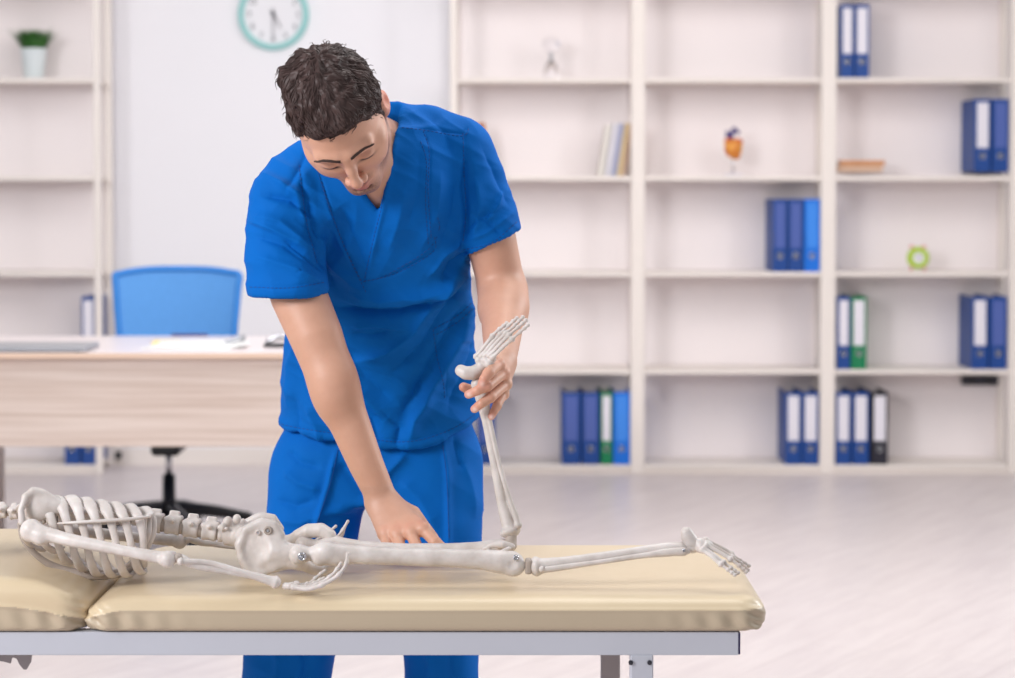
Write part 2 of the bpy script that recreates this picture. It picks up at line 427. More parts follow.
# floor: limed laminate planks laid diagonally
def floor_mat():
    m = bpy.data.materials.new('limed_laminate_floor'); m.use_nodes = True; nt = m.node_tree; b = nt.nodes['Principled BSDF']
    N = nt.nodes.new; L = nt.links.new
    tc = N('ShaderNodeTexCoord'); mp = N('ShaderNodeMapping'); mp.inputs['Rotation'].default_value = (0, 0, R(-58)); L(tc.outputs['Object'], mp.inputs['Vector'])
    st = N('ShaderNodeMapping'); st.inputs['Scale'].default_value = (1.3, 9, 1); L(mp.outputs[0], st.inputs['Vector'])
    n = N('ShaderNodeTexNoise'); n.inputs['Scale'].default_value = 2.2; n.inputs['Detail'].default_value = 8; n.inputs['Roughness'].default_value = .62; L(st.outputs[0], n.inputs['Vector'])
    r = N('ShaderNodeValToRGB'); e = r.color_ramp.elements; e[0].position = .3; e[0].color = lin((208, 196, 195)) + (1,); e[1].position = .62; e[1].color = lin((221, 210, 208)) + (1,); L(n.outputs['Fac'], r.inputs['Fac'])
    br = N('ShaderNodeTexBrick'); br.inputs['Scale'].default_value = 1.0; br.inputs['Mortar Size'].default_value = .0025; br.inputs['Brick Width'].default_value = 1.25; br.inputs['Row Height'].default_value = .19
    br.inputs['Color1'].default_value = (1, 1, 1, 1); br.inputs['Color2'].default_value = (.97, .97, .975, 1); br.inputs['Mortar'].default_value = (.88, .86, .86, 1); L(mp.outputs[0], br.inputs['Vector'])
    mx = N('ShaderNodeMix'); mx.data_type = 'RGBA'; mx.blend_type = 'MULTIPLY'; mx.inputs['Factor'].default_value = 1.0
    L(r.outputs[0], mx.inputs['A']); L(br.outputs['Color'], mx.inputs['B']); L(mx.outputs['Result'], b.inputs['Base Color'])
    b.inputs['Roughness'].default_value = .36
    return m
M['floor'] = floor_mat()
# skin: own colours (lips, stubble, flush) and painted eye socket shade, carried by an attribute
def skin_mat():
    m = bpy.data.materials.new('skin'); m.use_nodes = True; nt = m.node_tree; b = nt.nodes['Principled BSDF']
    N = nt.nodes.new; L = nt.links.new
    at_ = N('ShaderNodeAttribute'); at_.attribute_name = 'skin_colour'
    tc = N('ShaderNodeTexCoord'); n = N('ShaderNodeTexNoise'); n.inputs['Scale'].default_value = 45; n.inputs['Detail'].default_value = 5; L(tc.outputs['Object'], n.inputs['Vector'])
    r = N('ShaderNodeValToRGB'); r.color_ramp.elements[0].color = (.93, .88, .86, 1); r.color_ramp.elements[1].color = (1.04, 1.03, 1.03, 1); L(n.outputs['Fac'], r.inputs['Fac'])
    mx = N('ShaderNodeMix'); mx.data_type = 'RGBA'; mx.blend_type = 'MULTIPLY'; mx.inputs['Factor'].default_value = 1.0
    L(at_.outputs['Color'], mx.inputs['A']); L(r.outputs[0], mx.inputs['B']); L(mx.outputs['Result'], b.inputs['Base Color'])
    b.inputs['Roughness'].default_value = .48; b.inputs['Subsurface Weight'].default_value = .08
    b.inputs['Subsurface Radius'].default_value = (1, .35, .2); b.inputs['Subsurface Scale'].default_value = .008
    n2 = N('ShaderNodeTexNoise'); n2.inputs['Scale'].default_value = 260; L(tc.outputs['Object'], n2.inputs['Vector'])
    bp = N('ShaderNodeBump'); bp.inputs['Strength'].default_value = .25; bp.inputs['Distance'].default_value = .001; L(n2.outputs['Fac'], bp.inputs['Height']); L(bp.outputs[0], b.inputs['Normal'])
    return m
M['skin'] = skin_mat()

# ------------------------------------------------------------------ the room
SY = 9.72; SS = FPX / SY            # shelf front plane and its pixels per metre
def sx(px): return (px - CX) / SS
def sz(py): return H - (py - HZ) / SS
WALL_Y = 10.06
tag(MB().box(-7, 7, -1.5, WALL_Y + .1, -.1, 0).build('floor', M['floor']), kind='structure')
tag(MB().box(-7, 7, WALL_Y, WALL_Y + .1, 0, 3.4).build('wall_back', M['wall']), kind='structure')
mb = MB(); mb.prism([(-7, 0), (7, 0), (7, .08), (-7, .08)], WALL_Y - .014, WALL_Y)
tag(mb.build('baseboard_back', M['shelf']), kind='structure')

# shelving: open frames of cream posts carrying shelves
ROWS = [-19, 78, 176, 272, 370, 466]         # pixel rows of the shelf tops
def shelving(name, posts, bays, label):
    e = empty(name, (sx((posts[0][0] + posts[-1][1]) / 2), SY + .15, 0), label, 'bookcase')
    for (a, b) in posts:
        MB().box(sx(a), sx(b), SY, SY + .03, 0, 2.62, .003).build('post', M['shelf'], e)
        c = (sx(a) + sx(b)) / 2; hw = .018
        MB().box(c - hw, c + hw, SY + .275, SY + .30, 0, 2.62, .003).build('post', M['shelf'], e)
    for (a, b) in bays:
        for r in ROWS:
            m = MB().box(sx(a) , sx(b) , SY + .004, SY + .30, sz(r) - .022, sz(r), .003)
            s_ = m.build('shelf', M['shelf'], e)
        MB().box(sx(a), sx(b), SY + .004, SY + .30, 2.60, 2.62, .003).build('top_panel', M['shelf'], e)
        MB().box(sx(a), sx(b), SY + .012, SY + .028, 0, sz(466) - .022, .002).build('plinth', M['shelf'], e)
    xs = [sx(v) for p_ in posts for v in p_]
    MB().box(min(xs), max(xs), SY + .302, SY + .306, .02, 2.6).build('wall_tint_panel', M['wall_tint_panel'], e)  # added panel, tints the wall seen behind the shelves
    return e
big = shelving('open_bookcase', [(450, 457), (631, 645), (821, 836), (1010, 1024)], [(457, 631), (645, 821), (836, 1010)],
               'wide cream open bookcase of three bays behind the man')
small = shelving('open_bookcase', [(94, 101), (-92, -80)], [(-80, 94)], 'narrow cream open bookcase on the left wall holding a potted plant')

def binder(px0, px1, row, body, lab, label, group, tall=.338, lean=0.0, dy=0.0, deep=.285):
    z0 = sz(row); x0, x1 = sx(px0), sx(px1); wd = x1 - x0 - .003; xc = (x0 + x1) / 2; y0 = SY + .012 + dy; d = deep
    e = empty('lever_arch_binder', (xc, y0 + d / 2, z0), label, 'binder', group)
    h = wd / 2; t = .0035
    m = MB().box(-h, h, -d / 2, -d / 2 + t, 0, tall, .0012).box(-h, -h + t, -d / 2 + t, d / 2, 0, tall, .0012).box(h - t, h, -d / 2 + t, d / 2, 0, tall, .0012)
    m.build('cover', M[body], e, world=False)
    MB().box(-h + t + .002, h - t - .012, -d / 2 + .03, d / 2 - .012, .004, tall - .02).build('paper_block', M['paper'], e, world=False)
    m = MB()
    for s_ in (-.04, .04):
        m.tube([(0, -d / 2 + .02, tall - .03), (0, -d / 2 + .03, tall - .006), (0, -d / 2 + .055, tall - .002), (0, -d / 2 + .08, tall - .02)], .0018, n=6, res=3)
    m.build('lever_arch', M['chrome'], e, smooth=True, world=False)
    lw = h * .70
    MB().box(-lw, lw, -d / 2 - .0015, -d / 2 + .0005, tall * .33, tall * .95, .0005).build('spine_label', M[lab], e, world=False)
    ring = MB()
    n = 20; ro, ri = min(.0135, h * .5), min(.0095, h * .36); zc = tall * .22; V = []; F = []
    for r_, yy in ((ro, 0), (ro, -.003), (ri, -.003), (ri, 0)):
        for k in range(n): a = 2 * math.pi * k / n; V.append((r_ * math.cos(a), -d / 2 + yy - .0002, zc + r_ * math.sin(a)))
    for i in range(3):
        for k in range(n): k2 = (k + 1) % n; F.append((i * n + k, i * n + k2, (i + 1) * n + k2, (i + 1) * n + k))
    ring.add(V, F).build('finger_ring', M['chrome'], e, smooth=True, world=False)
    MB().lathe([(ri, 0), (ri, .0006)], (0, -d / 2, zc), 16, 'y').build('finger_hole', M['black_plastic'], e, world=False)
    return e
G = 'lever arch binders on the shelves'
B = binder
B(840, 853.5, 78, 'blue_binder', 'label_white', 'dark blue binder with white label, left one of the pair on the top right shelf', G)
B(854, 869, 78, 'blue_binder', 'label_white', 'dark blue binder with white label, right one of the pair on the top right shelf', G)
B(974, 991, 172, 'blue_binder', 'label_white', 'dark blue binder with white label at right end of second shelf, above the green clock', G)
B(992, 1009, 172, 'blue_binder', 'label_tint', 'dark blue binder with empty label pocket against right post, above the green clock', G)
B(773, 788, 272, 'blue_binder', 'label_tint', 'dark blue binder, leftmost of three beside the middle post, below the heart model', G)
B(788.5, 804, 272, 'blue_binder', 'label_tint', 'dark blue binder, middle one of three beside the middle post, below the heart model', G)
B(804.5, 820.8, 272, 'bright_binder', 'label_bright', 'bright blue binder against the middle post, below the heart model', G)
B(838, 851.5, 370, 'blue_binder', 'label_white', 'dark blue binder with white label beside a green binder below the green clock', G)
B(852, 868, 370, 'green_binder', 'label_white', 'green binder with white label beside a dark blue binder below the green clock', G)
B(973, 990, 370, 'blue_binder', 'label_white', 'dark blue binder with white label at right end of fourth shelf, above the socket box', G)
B(991, 1009, 370, 'blue_binder', 'label_tint', 'dark blue binder with empty label pocket against right post, above the socket box', G)
B(786.5, 803, 466, 'blue_binder', 'label_white', 'dark blue binder with white label, left of the pair on bottom shelf of middle bay', G)
B(803.5, 820.5, 466, 'blue_binder', 'label_white', 'dark blue binder with white label, right of the pair on bottom shelf of middle bay', G)
B(837, 853, 466, 'blue_binder', 'label_white', 'dark blue binder against the post on the bottom right shelf, leftmost of three', G)
B(854, 871, 466, 'blue_binder', 'label_white', 'dark blue binder directly left of the black binder on the bottom right shelf', G)
B(873, 890, 466, 'black_binder', 'label_white', 'black binder with white label on the bottom right shelf', G)
B(562, 581, 466, 'blue_binder', 'label_tint', 'dark blue binder, leftmost of four on the bottom shelf right of the man', G)
B(582, 600, 466, 'blue_binder', 'label_tint', 'dark blue binder directly left of the green one, bottom shelf right of the man', G)
B(601, 613, 466, 'green_binder', 'label_white', 'narrow green binder with white label between blue binders right of the man', G)
B(613.5, 631, 466, 'bright_binder', 'label_bright', 'bright blue binder against the post on the bottom shelf right of the man', G)
B(477, 495, 466, 'blue_binder', 'label_tint', 'dark blue binder mostly hidden behind the man and the raised shin bone', G)
B(80, 94, 370, 'blue_binder', 'label_white', 'dark blue binder with white label on left bookcase, rising behind the desk', G)
B(62, 78, 466, 'blue_binder', 'label_tint', 'left one of two dark blue binders seen under the desk', G)
B(79, 94, 466, 'blue_binder', 'label_tint', 'right one of two dark blue binders seen under the desk', G)

# ------------------------------------------------------------------ small things on the shelves
def sxd(px, d): return (px - CX) * (SY + d) / FPX
def book(px0, px1, row, tall, deep, matn, label, group, lean=0, dy=.05, th=None):
    z0 = sz(row); xc = sx((px0 + px1) / 2); h = (sx(px1) - sx(px0)) / 2 - .0008
    e = empty('book', (xc, SY + dy + deep / 2, z0), label, 'book', group)
    MB().box(-h, -h + .0025, -deep / 2, deep / 2, 0, tall, .0008).box(h - .0025, h, -deep / 2, deep / 2, 0, tall, .0008).box(-h, h, -deep / 2, -deep / 2 + .0025, 0, tall, .0008).build('cover', M[matn], e, world=False)
    MB().box(-h + .003, h - .003, -deep / 2 + .003, deep / 2 - .004, .004, tall - .004).build('page_block', M['paper'], e, world=False)
    if lean:
        e.rotation_euler = (0, R(lean), 0); e.location.z += abs(math.sin(R(lean))) * h
    return e
GB = 'books leaning on the second shelf'
book(598, 604.5, 176, .24, .16, 'cream_cover', 'cream book leaning right, leftmost of the row beside the post', GB, 9)
book(605, 611, 176, .245, .17, 'label_white', 'white book leaning right, second of the row beside the post', GB, 9)
book(611.5, 617, 176, .245, .17, 'lav', 'grey lavender book, middle of the leaning row beside the post', GB, 8.5)
book(617.5, 622, 176, .245, .17, 'buff', 'buff book leaning right near the post', GB, 8.5)
book(622.5, 626, 176, .245, .17, 'kraft', 'thin tan book closest to the post in the leaning row', GB, 8)
def flat_book(px0, px1, row, zoff, th, deep, matn, label, group, rz=0):
    z0 = sz(row) + zoff; x0, x1 = sx(px0), sx(px1); h = (x1 - x0) / 2
    e = empty('book', ((x0 + x1) / 2, SY + .05 + deep / 2, z0), label, 'book', group, rz)
    MB().box(-h, h, -deep / 2, deep / 2, 0, .003, .001).box(-h, h, -deep / 2, deep / 2, th - .003, th, .001).box(-h, h, -deep / 2, -deep / 2 + .003, 0, th, .001).build('cover', M[matn], e, world=False)
    MB().box(-h + .004, h - .004, -deep / 2 + .004, deep / 2 - .004, .0035, th - .0035).build('page_block', M['paper'], e, world=False)
GF = 'books lying flat on the second shelf'
flat_book(838, 884, 172, .0, .030, .15, 'kraft', 'tan book lying flat, lower of two beside the right bay post', GF)
flat_book(840, 886, 172, .0305, .024, .15, 'orange', 'orange brown book lying flat on top of the tan one', GF, R(2))

# orange wooden picture stand peeking past the man's shoulder
e = empty('picture_frame', (sxd(479, .12), SY + .12, sz(176)), 'small orange brown frame leaning on shelf, peeking past the right shoulder', 'picture frame')
fr = MB(); a = .11
fr.box(-.05, .05, -.008, .008, 0, .016, .003).box(-.05, .05, -.008, .008, .205, .221, .003).box(-.05, -.036, -.008, .008, .016, .205, .003).box(.036, .05, -.008, .008, .016, .205, .003)
fr.build('border', M['frame_orange'], e, world=False)
MB().box(-.038, .038, -.003, .005, .014, .207).build('picture', M['kraft'], e, world=False)
MB().add([(-.01, .008, .12), (.01, .008, .12), (.01, .07, 0), (-.01, .07, 0), (-.01, .012, .12), (.01, .012, .12), (.01, .074, 0), (-.01, .074, 0)], [(0, 1, 2, 3), (4, 7, 6, 5), (0, 4, 5, 1), (2, 6, 7, 3), (0, 3, 7, 4), (1, 5, 6, 2)]).build('back_stand', M['black_plastic'], e, world=False)
e.rotation_euler = (R(-4), R(-5), 0); e.scale = (1, 1, 1.12)

# glass trophy: clear faceted foot, stem and a small glass bowl with bright rim
e = empty('glass_ornament', (sxd(551, .12), SY + .12, sz(78)), 'small clear glass ornament with round top on the top shelf', 'ornament')
MB().lathe([(.0, 0), (.036, 0), (.038, .006), (.034, .03), (.026, .062), (.012, .08), (.009, .084)], (0, 0, 0), 24).build('foot', M['glass'], e, smooth=True, world=False)
MB().lathe([(.009, .084), (.007, .10), (.008, .116), (.013, .122)], (0, 0, 0), 16).build('stem', M['silver'], e, smooth=True, world=False)
MB().lathe([(.013, .122), (.03, .13), (.042, .15), (.044, .165), (.036, .184), (.02, .194), (.0, .197)], (0, 0, 0), 24).build('bowl', M['glass'], e, smooth=True, world=False)
MB().lathe([(.001, -.011), (.011, -.007), (.012, 0), (.009, .009), (.001, .012)], (.032, -.026, .162), 16).build('bright_knob', M['label_white'], e, smooth=True, world=False)

# anatomical heart on a stand
hx, hy, hz = sxd(733, .12), SY + .12, sz(176)
e = empty('heart_model', (hx, hy, hz), 'small orange and dark blue anatomical heart model on a white stand', 'anatomical model')
MB().box(-.045, .045, -.03, .03, 0, .012, .004).build('base', M['label_white'], e, world=False)
MB().lathe([(.004, .012), (.004, .10)], (0, 0, 0), 12).build('rod', M['chrome'], e, smooth=True, world=False)
f = Field((-.06, -.05, .07), (.06, .05, .22), .0025)
f.ell((0, 0, .125), (.034, .028, .038), k=.01).cap((0, 0, .12), (.014, 0, .092), .024, .010, k=.015).ell((-.018, 0, .150), (.018, .018, .016), k=.008).ell((.02, -.006, .148), (.017, .016, .015), k=.008)
V, F = f.mesh(); V = V * 1.22 - np.array([0, 0, .022]); mesh_obj('ventricles', V, F, M['heart_red'], e, world=False)
f = Field((-.06, -.05, .10), (.06, .05, .24), .0025)
f.chain([(-.006, 0, .150), (-.008, 0, .182), (.004, 0, .196), (.018, .004, .186)], [.010, .009, .009, .008], .006).cap((-.02, .004, .15), (-.024, .004, .188), .007, .006, .004).cap((.0, 0, .19), (.0, 0, .206), .004, .0035, .003)
V, F = f.mesh(); V = V * 1.22 - np.array([0, 0, .022]); mesh_obj('great_vessels', V, F, M['heart_blue'], e, world=False)

# lime alarm clock
cx_, cz_ = sxd(918, .1), sz(272)
e = empty('alarm_clock', (cx_, SY + .10, cz_), 'round lime green alarm clock with white face on the right bookcase shelf', 'clock')
r = .051
MB().lathe([(.0, -.0), (.030, .0), (.046, .006), (r, .014), (r, .034), (.044, .04), (.030, .042), (.026, .036)], (0, .02, r + .012), 32, 'y').build('case', M['lime'], e, smooth=True, world=False)
MB().lathe([(.0, .0), (.026, .0), (.0265, .002)], (0, -.0185, r + .012), 28, 'y').build('dial', M['clock_face'], e, world=False)
hd = MB(); hd.box(-.0015, .0015, -.0225, -.0208, r + .010, r + .030).box(-.001, .014, -.0225, -.0208, r + .0105, r + .0135); hd.build('hands', M['ink'], e, world=False)
for s_ in (-1, 1):
    MB().tube([(s_ * .026, 0, r - .022), (s_ * .034, -.002, .004)], [.008, .005], 10).build('foot', M['pink'], e, smooth=True, world=False)
    MB().lathe([(.001, 0), (.011, .001), (.013, .006), (.009, .012), (.001, .014)], (s_ * .028, .002, 2 * r + .006), 14).build('bell', M['pink'], e, smooth=True, world=False)

# potted grass
px_, pz_ = sxd(35, .14), sz(78)
e = empty('potted_plant', (px_, SY + .14, pz_), 'green grassy plant in a pale tapered pot on the left bookcase', 'plant')
MB().lathe([(.0, 0), (.044, 0), (.047, .004), (.061, .138), (.063, .142), (.060, .143), (.057, .130), (.0, .128)], (0, 0, 0), 36).build('pot', M['pot'], e, smooth=True, world=False)
MB().lathe([(.0, .126), (.056, .126), (.056, .131), (.0, .134)], (0, 0, 0), 24).build('soil', M['soil'], e, world=False)
lf = MB()
for i in range(520):
    a = random.uniform(0, 2 * math.pi); r0 = math.sqrt(random.random()) * .050; th = random.uniform(.1, 1.0)
    b_ = (r0 * math.cos(a), r0 * math.sin(a), .13); d = (math.cos(a + random.uniform(-.5, .5)), math.sin(a + random.uniform(-.5, .5)))
    L_ = random.uniform(.06, .115); o_ = L_ * .95 * (r0 / .050) * th; wd = .0036; n_ = (-d[1], d[0])
    P0 = b_; P1 = (b_[0] + d[0] * o_ * .5, b_[1] + d[1] * o_ * .5, .13 + L_ * .6); P2 = (b_[0] + d[0] * o_ * 1.35, b_[1] + d[1] * o_ * 1.35, .13 + L_ * .95)
    lf.add([(P0[0] - n_[0] * wd * .6, P0[1] - n_[1] * wd * .6, P0[2]), (P0[0] + n_[0] * wd * .6, P0[1] + n_[1] * wd * .6, P0[2]), (P1[0] + n_[0] * wd, P1[1] + n_[1] * wd, P1[2]), (P1[0] - n_[0] * wd, P1[1] - n_[1] * wd, P1[2]), P2], [(0, 1, 2, 3), (3, 2, 4)])
lf.build('foliage', M['leaf'], e, world=False)

# grey cable boxes low on the wall
def cable_box(px0, px1, py0, py1, label, WALL_Y=WALL_Y):
    s_ = FPX / WALL_Y; x0, x1 = (px0 - CX) / s_, (px1 - CX) / s_; z1, z0 = H - (py0 - HZ) / s_, H - (py1 - HZ) / s_
    e = empty('socket_box', ((x0 + x1) / 2, WALL_Y - .02, z0), label, 'socket', 'grey socket boxes on the back wall')
    MB().box(x0, x1, WALL_Y - .035, WALL_Y - .001, z0, z1, .004).build('housing', M['dark_metal'], e)
    n_ = max(2, int((x1 - x0) / .06))
    for k in range(n_):
        c = x0 + (k + .5) * (x1 - x0) / n_
        MB().lathe([(.018, 0), (.018, .002), (.013, .003)], (c, WALL_Y - .035, (z0 + z1) / 2), 16, 'y').build('outlet', M['black_plastic'], e)
cable_box(962, 998, 376, 385, 'long grey socket box on the wall at far right, low inside the bookcase', SY + .3015)
cable_box(104, 121, 452, 459, 'short dark socket box on the wall seen under the desk')

# wall clock
s_ = FPX / WALL_Y; kx, kz, kr = (274.5 - CX) / s_, H - (15.5 - HZ) / s_, 35.5 / s_
e = empty('wall_clock', (kx, WALL_Y, kz), 'round wall clock with pale teal rim above the man', 'clock')
V = []; F = []; n = 56; prof = [(kr * .985, 0), (kr, -.012), (kr * .97, -.032), (kr * .90, -.036), (kr * .84, -.028), (kr * .83, -.012)]
for (r_, yy) in prof:
    for k in range(n): a = 2 * math.pi * k / n; V.append((r_ * math.cos(a), yy, r_ * math.sin(a)))
for i in range(len(prof) - 1):
    for k in range(n): k2 = (k + 1) % n; F.append((i * n + k, (i + 1) * n + k, (i + 1) * n + k2, i * n + k2))
MB().add(V, F).build('rim', M['teal'], e, smooth=True, world=False)
MB().lathe([(.0, 0), (kr * .85, 0), (kr * .85, .012), (0, .012)], (0, 0, 0), 48, 'y').build('dial', M['clock_face'], e, world=False)
nm = []
for hnum in range(1, 13):
    cu = bpy.data.curves.new('numeral', 'FONT'); cu.body = str(hnum); cu.size = .036; cu.extrude = .0008; cu.align_x = 'CENTER'; cu.align_y = 'CENTER'
    to = bpy.data.objects.new('numeral', cu); COL.objects.link(to); bpy.context.view_layer.update()
    me = bpy.data.meshes.new_from_object(to.evaluated_get(bpy.context.evaluated_depsgraph_get())); bpy.data.objects.remove(to)
    a = R(90 - 30 * hnum); rr = kr * .68
    me.transform(Matrix.Translation((rr * math.cos(a), -.0135, rr * math.sin(a))) @ Matrix.Rotation(R(90), 4, 'X'))
    o = bpy.data.objects.new('numeral', me); COL.objects.link(o); me.materials.clear(); me.materials.append(M['ink']); o.parent = e
def hand(ang, L_, wd, y, nm_):
    a = R(90 - ang); d = (math.cos(a), math.sin(a)); q = (-d[1], d[0]); b0 = -.025
    P = [(d[0] * b0 + q[0] * wd, d[1] * b0 + q[1] * wd), (d[0] * b0 - q[0] * wd, d[1] * b0 - q[1] * wd), (d[0] * L_ - q[0] * wd * .5, d[1] * L_ - q[1] * wd * .5), (d[0] * L_ + q[0] * wd * .5, d[1] * L_ + q[1] * wd * .5)]
    MB().prism(P, y - .0015, y).build(nm_, M['ink'], e, world=False)
hand(150, kr * .45, .0045, -.016, 'hour_hand'); hand(181, kr * .72, .003, -.019, 'minute_hand')
MB().lathe([(.009, .0), (.009, .012), (.004, .014)], (0, -.012, 0), 16, 'y').build('hub', M['ink'], e, world=False)

# ------------------------------------------------------------------ desk and chair
DY = 6.9; DS = FPX / DY
def dx(px): return (px - CX) / DS
DT = H - (352.5 - HZ) / DS
e = empty('desk', (dx(150), DY + .38, 0), 'long pale ash desk with a wood grain front panel behind the couch', 'desk')
xl, xr = dx(-60), dx(420)
MB().box(xl, xr, DY - .03, DY + .78, DT - .018, DT, .002).build('desktop', M['desk_top'], e)
MB().box(xl, xr, DY - .033, DY - .030, DT - .0178, DT - .0005).build('edge_band', M['desk_edge'], e)
MB().box(xl + .03, xr - .03, DY, DY + .018, H - (447.5 - HZ) / DS, DT - .0185, .001).build('modesty_panel', M['desk_wood'], e)
for a, b in ((xl, xl + .028), (xr - .028, xr)): MB().box(a, b, DY - .02, DY + .74, 0, DT - .0185, .002).build('side_panel', M['desk_wood'], e)

# things on the desk
def dpt(px, py):   # point of the desktop seen at a pixel
    Y = FPX * (H - DT) / (py - HZ); return (px - CX) / FPX * Y, Y
x, y = dpt(222, 347)
e = empty('document_stack', (x - .08, y, DT), 'white papers with a clip spread on the desk in front of the blue chair', 'papers')
x0, y0 = dpt(172, 349.5); x1, y1 = dpt(240, 345)
for k in range(4):
    m = MB().box(-.15, .15, -.105, .105, .001 + k * .0035, .004 + k * .0035)
    o = m.build('sheet', M['paper'], e, world=False); o.location = (.012 * k - .02, .01 * k - .02, 0); o.rotation_euler = (0, 0, R(-6 + 5 * k))
m = MB().tube([(.10, -.05, .018), (.14, -.02, .03), (.15, .02, .034), (.14, .05, .02)], .008, 8, 4); m.build('binder_clip', M['silver'], e, smooth=True, world=False)
x, y = dpt(166, 345)
e = tag(MB().box(x - .045, x + .045, y - .045, y + .045, DT + .0005, DT + .014, .002).build('sticky_note_pad', M['yellow'], None), 'pale yellow note pad beside the white papers on the desk', 'note pad')
x, y = dpt(188, 343)
m = MB().tube([(x - .06, y + .02, DT + .026), (x + .06, y + .03, DT + .026)], [.005, .005], 8); tag(m.build('marker_pen', M['heart_blue'], None, smooth=True), 'dark purple pen lying behind the white papers', 'pen')
e = empty('hole_punch', (*dpt(277, 347), DT), 'small dark desk punch beside the left arm of the man', 'punch')
MB().box(-.045, .045, -.03, .03, .0, .012, .003).build('base', M['black_plastic'], e, world=False)
MB().tube([(-.035, 0, .018), (0, 0, .034), (.035, 0, .03)], [.008, .01, .008], 8, 4).build('lever', M['chrome'], e, smooth=True, world=False)
x, y = dpt(35, 350)
e = empty('laptop_computer', (x, y, DT), 'thin closed grey laptop lying flat on the left of the desk', 'laptop')
MB().box(-.19, .19, -.12, .12, .003, .013, .004).build('base', M['silver'], e, world=False)
MB().box(-.19, .19, -.12, .12, .0135, .0185, .002).build('lid', M['silver'], e, world=False)
for a in (-.16, .16):
    for b in (-.1, .1): MB().lathe([(.006, 0), (.006, .0032)], (a, b, 0), 10).build('rubber_foot', M['black_plastic'], e, world=False)

CYY = 8.15; CSS = FPX / CYY
def chx(px): return (px - CX) / CSS
def chz(py): return H - (py - HZ) / CSS
e = empty('office_chair', (chx(177), CYY - .2, 0), 'blue mesh backed swivel office chair behind the desk', 'chair')
zt, zb = chz(269), chz(376)
def backpt(u, v, off=0):      # u -1..1 across, v 0..1 up
    w_ = .212 + .030 * v
    x = chx(177.5) + u * w_; z = zb + (zt - zb) * v - .022 * (abs(u) ** 3) * (v > .5) * v
    return (x, CYY + .05 * (u * u) * -1 + .03 * v + off, z)
V = []; F = []; nu, nv = 24, 20
for side in (0, .008):
    for j in range(nv + 1):
        for i in range(nu + 1): V.append(backpt(-.985 + 1.97 * i / nu, .01 + .98 * j / nv, side))
q = (nu + 1) * (nv + 1)
for j in range(nv):
    for i in range(nu):
        a = j * (nu + 1) + i; F.append((a, a + 1, a + nu + 2, a + nu + 1)); F.append((a + q, a + q + nu + 1, a + q + nu + 2, a + q + 1))
MB().add(V, F).build('mesh_panel', M['mesh_blue'], e, smooth=True)
loop = [backpt(-1 + 2 * i / 12, 1, .004) for i in range(13)] + [backpt(1, 1 - j / 8, .004) for j in range(1, 9)] + [backpt(1 - 2 * i / 12, 0, .004) for i in range(1, 13)] + [backpt(-1, j / 8, .004) for j in range(1, 9)]
MB().tube(loop, .013, 10, 3).build('back_frame', M['frame_blue'], e, smooth=True)
cxx = chx(177.5); cyc = CYY - .24
cu = Field((cxx - .27, cyc - .27, .34), (cxx + .27, cyc + .27, .48), .01); cu.box((cxx, cyc, .41), (.235, .23, .035), rnd=.034); V, F = cu.mesh()
mesh_obj('seat', V, F, M['mesh_blue'], e)
MB().tube([(cxx, cyc, .36), (cxx, cyc + .15, .355), (cxx, CYY + .03, .40), (cxx, CYY + .045, zb + .06), (cxx, CYY + .04, zb + .2)], .018, 10, 5).build('back_support', M['black_plastic'], e, smooth=True)
for s_ in (-1, 1):
    MB().tube([(cxx + s_ * .2, cyc + .04, .385), (cxx + s_ * .27, cyc + .04, .395), (cxx + s_ * .275, cyc + .04, .60), (cxx + s_ * .275, cyc - .06, .61), (cxx + s_ * .275, cyc - .14, .61)], [.016, .016, .018, .024, .018], 10, 4, flat=.8).build('armrest', M['black_plastic'], e, smooth=True)
sx0 = chx(172.5)
MB().lathe([(.013, .36), (.013, .22)], (cxx, cyc, 0), 20).build('gas_lift', M['chrome'], e, smooth=True)
MB().box(cxx - .055, cxx + .055, cyc - .09, cyc + .09, .325, .376, .012).build('tilt_mechanism', M['black_plastic'], e)
MB().lathe([(.024, .245), (.026, .10), (.045, .085), (.045, .06), (.0, .06)], (cxx, cyc, 0), 20).build('column_cover', M['black_plastic'], e, smooth=True)
for k in range(5):
    a = R(8 + 72 * k); c_, s__ = math.cos(a), math.sin(a)
    MB().tube([(cxx + .02 * c_, cyc + .02 * s__, .115), (cxx + .15 * c_, cyc + .15 * s__, .105), (cxx + .30 * c_, cyc + .30 * s__, .078)], [.03, .024, .018], 10, 4, up=(0, 0, 1)).build('base_arm', M['black_plastic'], e, smooth=True)
    MB().lathe([(.0, -.022), (.020, -.022), (.027, -.014), (.027, .014), (.020, .022), (.0, .022)], (cxx + .305 * c_, cyc + .305 * s__, .028), 18, 'x').build('caster', M['black_plastic'], e, smooth=True)

